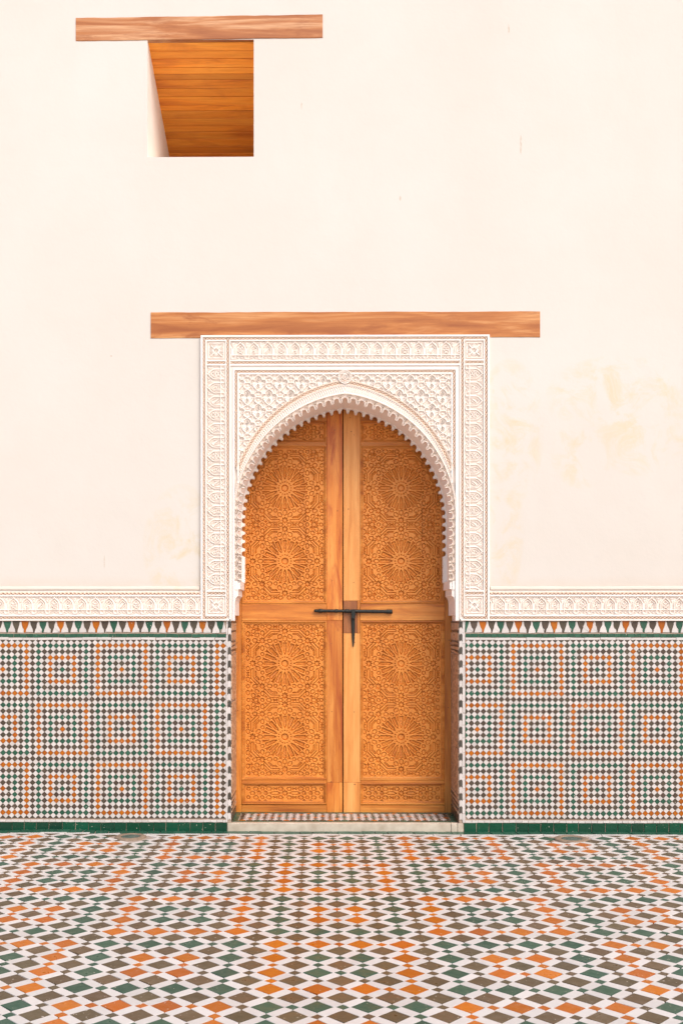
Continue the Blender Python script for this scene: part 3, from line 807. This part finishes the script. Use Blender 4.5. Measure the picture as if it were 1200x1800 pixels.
for side in (-1, 1): c.build('carved_spandrel', STUCCO, flatmap(fx0, fy0), sur, outside(side))
# boss at the apex: ring with a looped braid
m = Canvas(26, 26, .4); o = 13; T = RH * 1.25
m.stroke(circ(o, o, 4.6, n=24), .8, T, .45, True); m.stroke(circ(o, o, 1.6, n=12), .7, T * .9, .5, True)
m.stroke(circ(o, o, 8.4, n=30), .5, T, .4, True); m.stroke(circ(o, o, 11.6, n=36), .8, T, .45, True)
aa = np.linspace(0, 2 * math.pi, 120)
for ph in (0, math.pi): m.stroke([(o + (10 + .95 * math.cos(7 * a + ph)) * math.cos(a), o + (10 + .95 * math.cos(7 * a + ph)) * math.sin(a)) for a in aa], .35, T * .85, .4)
m.build('apex_boss', STUCCO, lambda X, Y, H: (wx(AX - 13 + X), YG - .0015 - H * S, wz(664 - 13 + Y)), sur, lambda X, Y: np.hypot(X - o, Y - o) < 12.4)

# ================================================================== TILED DADOS
PT = 10.47                                   # spacing of the coloured diamonds, px
def dado(side):
    lab = 'tall glazed mosaic tile dado of small diamonds %s of the door' % ('left' if side < 0 else 'right')
    d = empty('tiled_dado', (wx(160 if side < 0 else 1040), 0, 0), lab, 'tile panel', 'mosaic tile dados')
    xe = 397.3 if side < 0 else 816.7         # edge next to the door
    far = -66 if side < 0 else 1292
    lo, hi = min(xe, far), max(xe, far)
    m = MB(); bx0, bx1 = (far, 400.2) if side < 0 else (811.8, far)
    m.box(wx(bx0), wx(bx1), -.0022, .004, wz(1465), wz(1091.2))
    m.build('mortar_bed', GROUT, d)
    O = (0, -.0018, 0)
    pr = lambda x, y: (0 if -5 < x < 1205 else 1e6) + abs(x - AX)
    y0 = 1134.9; coloured = []; whites = []; tris = []
    rc = PT / 2 * S * .93; rw = PT / 2 * S * .955
    n = 0
    while True:
        x = (392.0 - PT * n) if side < 0 else (816.9 + PT * n)
        if not (lo - 1 < x < hi + 1): break
        j = (1 - n) if side < 0 else (n + 2)
        bc, jc = j // 10, j % 10
        for r in range(29):
            y = y0 + r * PT * 1.0025; br, jr = r // 10, r % 10
            if jc == 9 or jr == 9: mat = BROWN
            else:
                ring = max(abs(jc - 4), abs(jr - 4)); A_ = ((bc + br) % 2 == 0) == (side < 0)
                mat = {4: ORANGE, 3: BROWN, 2: GREEN, 1: BROWN, 0: ORANGE}[ring] if A_ else {4: GREEN, 3: BROWN, 2: ORANGE, 1: BROWN, 0: GREEN}[ring]
            if side > 0 and n == 0: coloured.append((wx(x) + .0005, wz(y), [(0, -rc), (rc, 0), (0, rc)], mat, 0, pr(x, y)))
            else: coloured.append((wx(x), wz(y), diamond(rc), mat, 0, pr(x, y)))
        for sgn, y in ((1, y0 - PT * .985), (-1, y0 + 29 * PT * 1.0025 - .3)):
            if side > 0 and n == 0: continue
            tris.append((wx(x), wz(y) - sgn * .0012, [(-rc, 0), (0, -sgn * rc), (rc, 0)] if sgn > 0 else [(-rc, 0), (rc, 0), (0, rc)], BROWN, 0, pr(x, y)))
        xw = x + PT / 2
        for r in range(30):
            y = y0 + (r - .5) * PT * 1.0025
            if xw > xe - 1 and side < 0: whites.append((wx(xw) + .000, wz(y), [(0, rw), (-rw, 0), (0, -rw)], WHITE, 0, pr(xw, y)))
            elif lo < xw < hi: whites.append((wx(xw), wz(y), diamond(rw), WHITE, 0, pr(xw, y)))
        n += 1
    lay(d, 'diamond_tile', 'wall', coloured, O, .0048, .0010, restname='further_diamond_tiles')
    lay(d, 'white_diamond_tile', 'wall', whites, O, .0046, .0009, restname='further_white_tiles')
    lay(d, 'half_diamond_tile', 'wall', tris, O, .0047, .0008)
    # merlons hanging from the top, white ones rising between
    mer = []; wht = []; k = 0; MP = 15.6
    a = MP * S
    shape = [(-.42, 0), (-.40, -.10), (-.36, -.40), (-.24, -.70), (-.13, -.90), (-.085, -1.25), (.085, -1.25), (.13, -.90), (.24, -.70), (.36, -.40), (.40, -.10), (.42, 0)]
    wsh = [(-.41, -1.27), (-.41, -1.24), (-.37, -.90), (-.25, -.70), (-.14, -.40), (-.10, -.10), (-.07, 0), (.07, 0), (.10, -.10), (.14, -.40), (.25, -.70), (.37, -.90), (.41, -1.24), (.41, -1.27)]
    pm = [(x * a, y * a) for x, y in shape]; pw = [(x * a, y * a) for x, y in wsh]
    x = 387.0 if side < 0 else 832.0
    while lo < x - 6 and x + 6 < hi:
        mat = (GREEN, BROWN, ORANGE, BROWN)[k % 4] if side < 0 else (BROWN, ORANGE, BROWN, GREEN)[k % 4]
        mer.append((wx(x), wz(1092.2), pm, mat, 0, pr(x, 0)))
        xw = x - MP / 2 
        if lo < xw - 6: wht.append((wx(xw), wz(1092.2), pw, WHITE, 0, pr(x, 0)))
        x += MP * side; k += 1
    if side < 0: wht.append((wx(387 + MP / 2 - 1.6), wz(1092.2), [(q * .62, r_) for q, r_ in pw], WHITE, 0, 0))
    else:
        mer.append((wx(816.9), wz(1092.2), [(-.0, 0), (0, -1.25 * a), (.085 * a, -1.25 * a), (.13 * a, -.9 * a), (.24 * a, -.7 * a), (.36 * a, -.4 * a), (.42 * a, 0)], GREEN, 0, 0))
    lay(d, 'merlon_tile', 'wall', mer, O, .0048, .0008); lay(d, 'white_merlon_tile', 'wall', wht, O, .0046, .0007)
    def run(name, y0_, y1_, step, mat, thick=.0048, vary=.05, bevel=.0009, x0=lo, x1=hi):
        it = []; x = x0
        while x < x1 - .5:
            L = min(step * random.uniform(1 - vary, 1 + vary), x1 - x)
            it.append((wx(x + L / 2), wz((y0_ + y1_) / 2), rect((L - (.95 if thick > .006 else .35)) * S, (y1_ - y0_ - .3) * S), mat, 0, pr(x, 0))); x += L
        lay(d, name, 'wall', it, O, thick, bevel)
    run('green_strip_tile', 1114.0, 1120.3, 11.3, GREEN); run('white_strip_tile', 1120.6, 1124.9, 26, WHITE)
    run('white_strip_tile', 1441.2, 1445.6, 11, WHITE)
    e0, e1 = (lo, 399.6) if side < 0 else (813.6, hi)
    run('base_tile', 1446.0, 1464.6, 22.0, DGREEN, .0065, .10, .0015, e0, e1)
    # white edge strip and the border of charcoal arrow tiles beside the door
    v0, v1 = (397.5, 400.4) if side < 0 else (811.6, 816.4)
    it = []; y = 1092.0
    while y < 1445:
        L = min(random.uniform(18, 26), 1445.6 - y); it.append((wx((v0 + v1) / 2), wz(y + L / 2), rect((v1 - v0 - .3) * S, (L - .35) * S), WHITE, 0, y)); y += L
    lay(d, 'edge_strip_tile', 'wall', it, O, .0046, .0007)
    m = MB(); b0, b1 = (400.4, 406.3) if side < 0 else (805.9, 811.8)
    m.box(wx(b0), wx(b1), -.0022, .004, wz(1446.5), wz(1091.5)); m.build('mortar_bed', GROUT, d)
    aw = 2.75 * S; ah = 11.6 * S / 2; it = []; it2 = []; y = 1092.5 + 5.5; AP = 23.25; tp = 2.0 * S
    dk = [(-aw, -ah), (-aw * .55, -ah + tp * .25), (0, -ah + tp), (aw * .55, -ah + tp * .25), (aw, -ah), (aw, ah - tp * .6), (aw * .55, ah - tp * .2), (0, ah + tp * .6), (-aw * .55, ah - tp * .2), (-aw, ah - tp * .6)]
    while y < 1446:
        if y + 6 < 1447: it.append((wx((b0 + b1) / 2), wz(y), dk, BLACK, 0, y))
        if y + AP / 2 + 5 < 1447: it2.append((wx((b0 + b1) / 2), wz(y + AP / 2), dk, WHITE, 0, y))
        y += AP
    lay(d, 'arrow_tile', 'wall', it, O, .0048, .0007); lay(d, 'white_arrow_tile', 'wall', it2, O, .0046, .0007)
dado(-1); dado(1)

# ================================================================== TILED JAMBS inside the doorway
def jamb_mat():
    m, nt, b = mk('jamb_glaze', .4); pos = coords(nt, 'Position', (1, 34, 26))
    v = nd(nt, 'ShaderNodeTexVoronoi', feature='DISTANCE_TO_EDGE'); v.inputs['Scale'].default_value = 1.0
    w = nd(nt, 'ShaderNodeVectorMath', operation='ADD'); nt.links.new(pos, w.inputs[0])
    n = nd(nt, 'ShaderNodeTexNoise'); n.inputs['Scale'].default_value = .8; nt.links.new(pos, n.inputs['Vector']); nt.links.new(n.outputs['Color'], w.inputs[1])
    nt.links.new(w.outputs[0], v.inputs['Vector'])
    c = ramp(nt, v.outputs[0], [(.10, (.56, .37, .24)), (.19, (.15, .085, .05)), (.34, (.22, .12, .07)), (.42, (.50, .31, .19))])
    nt.links.new(c.outputs[0], b.inputs['Base Color']); return m
JAMB = jamb_mat(); JTAN = tile_mat('jamb_tan', (.52, .34, .22, 1), (.46, .30, .20, 1)); JDARK = tile_mat('jamb_dark', (.10, .065, .042, 1), (.07, .05, .035, 1))
for side in (-1, 1):
    lab = 'narrow brown arabesque tile panel lining the %s side of the doorway' % ('left' if side < 0 else 'right')
    x = wx(AX + side * 199.8); o = empty('jamb_panel', (x, .18, .065), lab, 'tile panel', 'tiled door jambs')
    m = MB(); p, q = sorted((x, wx(AX + side * 206))); m.box(p, q, .0045, .42, .0, wz(1092.2)); m.build('backing', GROUT, o)
    ax_ = 'jamb_r' if side > 0 else 'jamb_l'; O = (x + side * .0005, 0, 0); it = []; it2 = []; yc, wd = .182, .345
    z = lambda py: wz(py)
    def put(lst, y0_, y1_, mat, parts=1):
        for k in range(parts): lst.append((yc + wd * ((k + .5) / parts - .5), (z(y0_) + z(y1_)) / 2, rect(wd / parts - .0015, z(y0_) - z(y1_) - .001), mat, 0, y0_))
    put(it, 1092.5, 1094.5, JDARK); put(it, 1095, 1108, JTAN, 7); put(it, 1108.5, 1111, JDARK); put(it, 1111.5, 1126, JTAN, 2); put(it, 1126.5, 1128.5, JDARK)
    put(it, 1129, 1134, JTAN); put(it, 1134.5, 1136.5, JDARK); put(it, 1137, 1142, JTAN); put(it, 1142.5, 1145, JDARK); put(it, 1145.5, 1150, JTAN)
    put(it2, 1150.5, 1234, JAMB); put(it2, 1234.5, 1318, JAMB); put(it2, 1318.5, 1398, JAMB)
    yy = 1398.5
    for k in range(4): put(it, yy, yy + 5.2, JTAN); put(it, yy + 5.6, yy + 8.4, JDARK); yy += 8.8
    put(it, yy, 1446, JDARK, 4)
    lay(o, 'strip_tile', ax_, it, O, .005, .0008); lay(o, 'arabesque_tile', ax_, it2, O, .005, .0008, tilt=.002)

# ================================================================== DOORSTEP
step = empty('doorstep', (wx(AX), .17, 0), 'low pale marble doorstep with mosaic tile top under the wooden door', 'step')
zst = wz(1446.6)
for a, b in ((399.9, 791.5), (792, 802.6), (803.2, 813.2)):
    m = MB(); m.box(wx(a), wx(b) - .0003, -.0085, .035, -.006, zst - .001 + random.gauss(0, .0006), 0, .0025); m.build('marble_block', MARBLE, step)
m = MB(); m.box(wx(406), wx(806), .036, .43, -.006, zst - .004); m.build('mortar_bed', GROUT, step)
grn = []; sx0, sx1 = wx(406.6), wx(805.4)
x = sx0
while x < sx1 - .01:
    L = min(.080, sx1 - x); grn.append((x + L / 2, .050, rect(L - .002, .026), GREEN, 0, x)); grn.append((x + L / 2, .350, rect(L - .002, .018), GREEN, 0, x)); x += L
for xx in (sx0 + .017, sx1 - .017):
    for k in range(4): grn.append((xx, .064 + .0345 + k * .0685, rect(.034, .067), GREEN, 0, 9))
lay(step, 'border_tile', 'floor', grn, (0, 0, zst - .0045), .005, .0008)
dia = []; wh = []; dp = .0455; nx_ = int((sx1 - sx0 - .08) / dp); x0 = (sx0 + sx1) / 2 - nx_ * dp / 2
for i in range(nx_ + 1):
    for j in range(6):
        c_ = BROWN if (i + j) % 2 else (ORANGE if (i // 2 + j // 2) % 3 == 0 else (GREEN if (i // 2 + j) % 2 else BROWN))
        dia.append((x0 + i * dp, .088 + j * dp, diamond(dp / 2 * .93), c_, 0, j))
        if i < nx_ and j < 5: wh.append((x0 + (i + .5) * dp, .088 + (j + .5) * dp, diamond(dp / 2 * .95), WHITE, 0, j))
lay(step, 'mosaic_tile', 'floor', dia, (0, 0, zst - .0045), .005, .0008); lay(step, 'white_mosaic_tile', 'floor', wh, (0, 0, zst - .0045), .005, .0008)

# ================================================================== DOOR LEAVES
SD = S / KD                                  # metres per photograph pixel on the door's plane
PW, PH = 140.0, 268.0
def star(n, r0, r1, a0=0): return [((r0 if k % 2 else r1) * math.cos(a0 + math.pi * k / n), (r0 if k % 2 else r1) * math.sin(a0 + math.pi * k / n)) for k in range(2 * n)]
def hexa(l, w):
    l, w = l * 1.1, w * 1.1
    return [(-l, 0), (-l * .45, -w), (l * .45, -w), (l, 0), (l * .45, w), (-l * .45, w)]
def place(p, x, y, a=0): c, s = math.cos(a), math.sin(a); return [(x + u * c - v * s, y + u * s + v * c) for u, v in p]
def hourglass(l, w): return [(-l, -w), (-l * .2, -w * .35), (l * .2, -w * .35), (l, -w), (l, w), (l * .2, w * .35), (-l * .2, w * .35), (-l, w)]
def plus(l, w): return [(l, -w), (l, w), (w, w), (w, l), (-w, l), (-w, w), (-l, w), (-l, -w), (-w, -w), (-w, -l), (w, -l), (w, -w)]
def border_row(c, y, cx):
    for s in (-1, 1):
        c.piece(place(hexa(4.2, 2.9), cx + s * 7.6, y)); c.piece(place(hourglass(3.4, 2.6), cx + s * 17, y), 1.6)
        c.piece(place(hexa(4.8, 3.0), cx + s * 28, y)); c.piece(place(star(6, 3.0, 3.5), cx + s * 39.5, y)); c.piece(place(hexa(4.6, 3.0), cx + s * 51, y)); c.piece(place(star(6, 3.0, 3.5), cx + s * 64, y))
        c.piece(place(plus(2.6, .5), cx + s * 34, y + 5.6), 1.3); c.piece(place(plus(2.6, .5), cx + s * 45.5, y + 5.6), 1.3)
        c.piece(place(plus(2.6, .5), cx + s * 34, y - 5.6), 1.3); c.piece(place(plus(2.6, .5), cx + s * 45.5, y - 5.6), 1.3)
def big_panel():
    c = Canvas(PW, PH, .42)
    for cy in (69.7, 198.3):
        cx = 70.0
        def pc(poly, x, y, a=0, **k): c.piece(place(place(poly, x, y, a), cx, cy), **k)
        pc(circ(0, 0, 5.6, n=20), 0, 0, depth=2.2, gw=.7, inner=.9)
        for k in range(16):
            a = k * math.pi / 8
            pet = [(15, 0), (20.5, -2.5), (36.5, -3.1), (36.5, 3.1), (20.5, 2.5)]
            pc(pet, 0, 0, a, depth=2.2, inner=.6)
            for r in np.arange(22, 36, 2.3):          # beading down the petal
                ca, sa = math.cos(a), math.sin(a); q = [(cx + r * ca - v * sa, cy + r * sa + v * ca) for v in (-1.3, 1.3)]
                c.cut(q, .2, -2.9, .35)
            pc(circ(0, 0, .9, n=8), 11.0 * math.cos(a), 11.0 * math.sin(a), depth=1.4)
            b = a + math.pi / 16
            pc([(27, 0), (36, -1.2), (40.6, -2.4), (38.6, 0), (40.6, 2.4), (36, 1.2)], 0, 0, b, depth=1.9, inner=.9)
        for k in range(8):
            a = k * math.pi / 4; ca, sa = math.cos(a), math.sin(a)
            pc(star(8, 3.2, 6.2), 56.5 * ca, 56.5 * sa, a, depth=2.0, inner=.85)
            pc(hexa(5.0, 3.1), 43.4 * ca, 43.4 * sa, a)
            b = a + math.pi / 8
            pc(circ(0, 0, 3.3, n=10), 42.6 * math.cos(b), 42.6 * math.sin(b))
            for s in (-1, 1):
                g = a + s * .19; pc(hexa(4.6, 3.0), 47.8 * math.cos(g), 47.8 * math.sin(g), a - s * .75 + math.pi / 2 + (math.pi / 2))
        # bent bars between the stars
        for sx in (-1, 1):
            for sy in (-1, 1):
                for fl in (0, 1):
                    def q(pts, **k): c.piece([(cx + sx * (v if fl else u), cy + sy * (u if fl else v)) for u, v in pts], **k)
                    q([(55.2, 9), (58.6, 9), (60.2, 12), (60.2, 26.4), (49.6, 37), (45.2, 36.6), (45, 34.6), (55.2, 24.4)], depth=2.1, inner=.15)
                    q([(50.0, 15), (52.4, 13), (52.4, 23.4), (45.5, 30.2), (44.4, 27.4), (50, 21.8)], depth=1.8, inner=.3)
                # corner pieces
                def z_(poly, u, v, a=0, **k): c.piece(place([(p * sx, r_ * sy) for p, r_ in place(poly, u, v, a)], cx, cy), **k)
                z_(hexa(4.4, 3.0), 55.4, 56.2, -math.pi / 4); z_(hexa(4.4, 3.0), 48.8, 49.6, -math.pi / 4)
                z_(hexa(4.4, 3.1), 39.6, 53.0, math.pi / 2); z_(hexa(4.4, 3.1), 52.6, 40.2)
                z_(plus(3.0, .5), 58.4, 48.6, 0, depth=1.4); z_(plus(3.0, .5), 47.4, 58.2, 0, depth=1.4); z_(plus(2.6, .5), 60, 34, 0, depth=1.4); z_(star(3, 1.2, 3), 57, 62.0, 0, depth=1.2)
        for s in (-1, 1):
            for v in (9.5, 28, 40, 51.5):
                for t in (-1, 1): pc(place(hexa(4.4 if v != 40 else 3.4, 2.9), 0, 0, math.pi / 2), s * 65, t * v)
            for t in (-1, 1): pc(place(hourglass(3.2, 2.6), 0, 0, math.pi / 2), s * 65, t * 18.8, depth=1.6)
    for y in (5.4, 134.0, 262.6): border_row(c, y, 70.0)
    return c
def small_panel():
    c = Canvas(PW, 28, .5)
    for y in (6.4, 21.6): border_row(c, y, 70)
    c.piece(place(star(8, 3.2, 6.0), 70, 14), 2.0, inner=.85)
    for s in (-1, 1):
        c.piece(place(hexa(9, 2.6), 70 + s * 17.5, 14)); c.piece(place(star(6, 2.2, 4.6), 70 + s * 33.5, 14), 1.5, inner=.7); c.piece(place(star(6, 2.2, 4.6), 70 + s * 45.5, 14), 1.5, inner=.7); c.piece(place(hexa(4.4, 3), 70 + s * 57, 14))
    return c
YP = DOOR_Y + .009                            # face of the carved panels
local = lambda X, Y, H: (X * SD, -H * S * 1.1, -Y * SD)
def take(o): me = o.data; bpy.data.objects.remove(o); return me
BPMS = [take(big_panel().build('carved_panel', CARVED, local)) for k in range(2)]
SPM = take(small_panel().build('carved_panel', CARVED, local))
def rect_frame(name, x0, y0, x1, y1, prof, mat, parent):
    """mitred moulding: prof = (inset px, Y) pairs from the outer edge inwards"""
    m = MB(); n = len(prof)
    for i, y in prof:
        m.v += [(dx(x0 + i), y, dz(y1 - i)), (dx(x1 - i), y, dz(y1 - i)), (dx(x1 - i), y, dz(y0 + i)), (dx(x0 + i), y, dz(y0 + i))]
    for k in range(n - 1):
        for q in range(4): a, b = k * 4 + q, k * 4 + (q + 1) % 4; m.f.append((a, b, b + 4, a + 4)); m.m.append(0)
    return m.build(name, mat, parent)
CD = 602.6                                    # meeting line of the two leaves, px on the door's plane
for side in (-1, 1):
    lab = 'left carved orange wooden door leaf with star panels' if side < 0 else 'right carved orange wooden door leaf with star panels behind the iron bolt'
    lf = empty('door_leaf', (dx(CD + side * 95), DOOR_Y, zst), lab, 'door', 'double door leaves')
    mx = lambda a: CD + side * (CD - a)       # described on the left leaf, mirrored for the right one
    def board(name, a, b, y0_, y1_, mat, yf=DOOR_Y, bev=.0012, th=.05):
        p, q = sorted((mx(a), mx(b))); m = MB(); m.box(dx(p), dx(q), yf, yf + th, dz(y1_), dz(y0_), 0, bev); return m.build(name, mat, lf)
    board('stile', 404, 424.3, 700, 1428.6, DOORV); 
    if side < 0:
        board('stile', 574.2, 601.7, 700, 1090, STREAK); board('stile', 574.2, 601.7, 1090.3, 1375.2, STREAK); board('stile', 574.2, 601.7, 1375.5, 1428.6, STREAK)
    else:
        board('stile', 572.4, 601.7, 700, 1056, PALE); board('stile', 572.4, 601.7, 1113.3, 1375.2, PALE); board('stile', 572.4, 601.7, 1375.5, 1428.6, PALE)
        board('patched_stile', 577.6, 601.7, 1056.3, 1113, OLDW, DOOR_Y + .0008)['label'] = 'darker reddish old wood behind the bolt'
        board('stile', 572.4, 577.3, 1056.3, 1113, DOORV)
    e = 573.9 if side < 0 else 572.1
    for y0_, y1_ in ((700, 741.6), (1061.4, 1090.6), (1415.2, 1428.6)): board('rail', 424.6, e, y0_, y1_, DOORH)
    board('rail', 424.6, e, 776.0, 784.4, DOORH, DOOR_Y - .004, .004); board('rail', 424.6, e, 1371.0, 1376.2, DOORH, DOOR_Y - .002, .003)
    board('backing', 410, 600, 702, 1427, OLDW, DOOR_Y + .030, 0, .02)
    c0 = 500.4
    for y0_, h_, me in ((745.2, 28, SPM), (788, PH, BPMS[side > 0]), (1096.4, PH + 1.4, BPMS[side < 0]), (1381, 28, SPM)):
        o = bpy.data.objects.new('carved_panel', me); link(o, lf)
        xc = mx(c0) - PW / 2 
        o.location = (dx(xc), YP, dz(y0_)); o.scale = (1, 1, h_ / (28 if me is SPM else PH))
        p, q = sorted((mx(424.4), mx(e + .2)))
        pl = xc - p; pr_ = q - xc - PW
        m = rect_frame('moulding', p, y0_ - 5.4, q, y0_ + h_ + 5.4,
                   [(0, DOOR_Y + .012), (0, DOOR_Y - .0015), (.7, DOOR_Y - .0045), (1.9, DOOR_Y - .0050), (2.7, DOOR_Y - .002), (3.0, DOOR_Y + .0035), (3.9, DOOR_Y + .0015), (4.9, DOOR_Y + .0025), (5.6, DOOR_Y + .0095), (6.2, DOOR_Y + .0110)], DOORH, lf)
        m.parent = o; m.matrix_parent_inverse = (Matrix.Translation(o.location) @ Matrix.Diagonal((1, 1, o.scale[2], 1))).inverted()
    # wooden pegs and nails
    for a, b, r in ((588, 756, 1.0), (583, 760, .7), (593, 898, 1.1), (584, 1020, .8), (417, 1130, 1.1), (582, 1131, 1.0), (583, 1251, .9), (582, 1374, 1.3), (418, 1249, 1.1), (590, 740, .8)):
        b += random.uniform(-6, 6) if side > 0 else 0
        v, f = lathe([(.0001, .0012), (r * S * .8, .0010), (r * S, 0)], 10); m = MB(); m.add([(dx(mx(a)) + p, DOOR_Y - q * .6 - .0003, dz(b) + r_) for p, r_, q in v], f); m.build('peg', OLDW, lf)
    if side > 0:                              # near-black strip added behind the meeting line, the gap's shade in its colour
        m = MB(); m.box(dx(600), dx(606), DOOR_Y + .028, DOOR_Y + .05, dz(1428), dz(702)); m.build('gap_shade_strip', DARK, lf)

# ================================================================== BOLT
bolt = empty('door_bolt', (dx(620), DOOR_Y - .02, dz(1075)), 'black iron sliding bolt with tapering hasp across both door leaves', 'bolt')
def rod(name, prof, yaxis, tilt=0.0, n=20):
    """prof: (px along, radius px)"""
    m = MB()
    for a, r in prof:
        for k in range(n): t = 2 * math.pi * k / n; m.v.append((dx(a), yaxis + r * SD * math.cos(t), dz(1074.4 + (a - 620) * tilt) + r * SD * math.sin(t)))
    for i in range(len(prof) - 1):
        for k in range(n): k2 = (k + 1) % n; m.f.append((i * n + k, i * n + k2, (i + 1) * n + k2, (i + 1) * n + k)); m.m.append(0)
    m.f.append(tuple(range(n))); m.f.append(tuple(range((len(prof) - 1) * n, len(prof) * n))); m.m += [0, 0]
    return m.build(name, IRON, bolt)
ya = DOOR_Y - .017
rod('bolt_rod', [(551.6, .8), (552.2, 1.9), (554, 2.6), (558, 2.7), (560, 3.3), (563, 3.7), (566, 3.2), (568, 2.7), (588, 2.7), (589, 3.4), (593, 3.4), (594, 2.7), (606, 2.7), (606.6, 3.5), (613, 3.6), (613.6, 3.0), (678, 3.0), (678.5, 3.9), (684, 3.9), (688.4, 3.8), (689, 3.0)], ya, .012)
m = MB()
for a in (571, 590, 610, 650, 681):          # staples holding the rod
    m.box(dx(a - 1.1), dx(a + 1.1), ya + .002, DOOR_Y + .004, dz(1077), dz(1072))
m.build('staple', IRON, bolt)
m = MB(); m.box(dx(617.0), dx(623.8), ya - .016, DOOR_Y - .001, dz(1087.5), dz(1071.2), 0, .002); m.build('hasp_box', IRON, bolt)
m = MB()
hp = [(1087, 3.4, .013), (1098, 3.3, .0125), (1110, 3.0, .012), (1124, 2.3, .011), (1134, 1.3, .010), (1137.4, .4, .009)]
for y_, w_, t_ in hp:
    xc = 620.3 + (y_ - 1087) * .006; m.v += [(dx(xc - w_), DOOR_Y - .002, dz(y_)), (dx(xc - w_ * .6), DOOR_Y - t_, dz(y_)), (dx(xc + w_ * .6), DOOR_Y - t_, dz(y_)), (dx(xc + w_), DOOR_Y - .002, dz(y_))]
for i in range(len(hp) - 1):
    for q in range(3): a = i * 4 + q; m.f.append((a, a + 1, a + 5, a + 4)); m.m.append(0)
m.f += [(0, 1, 2, 3), (23, 22, 21, 20)]; m.m += [0, 0]
m.build('hasp', IRON, bolt)
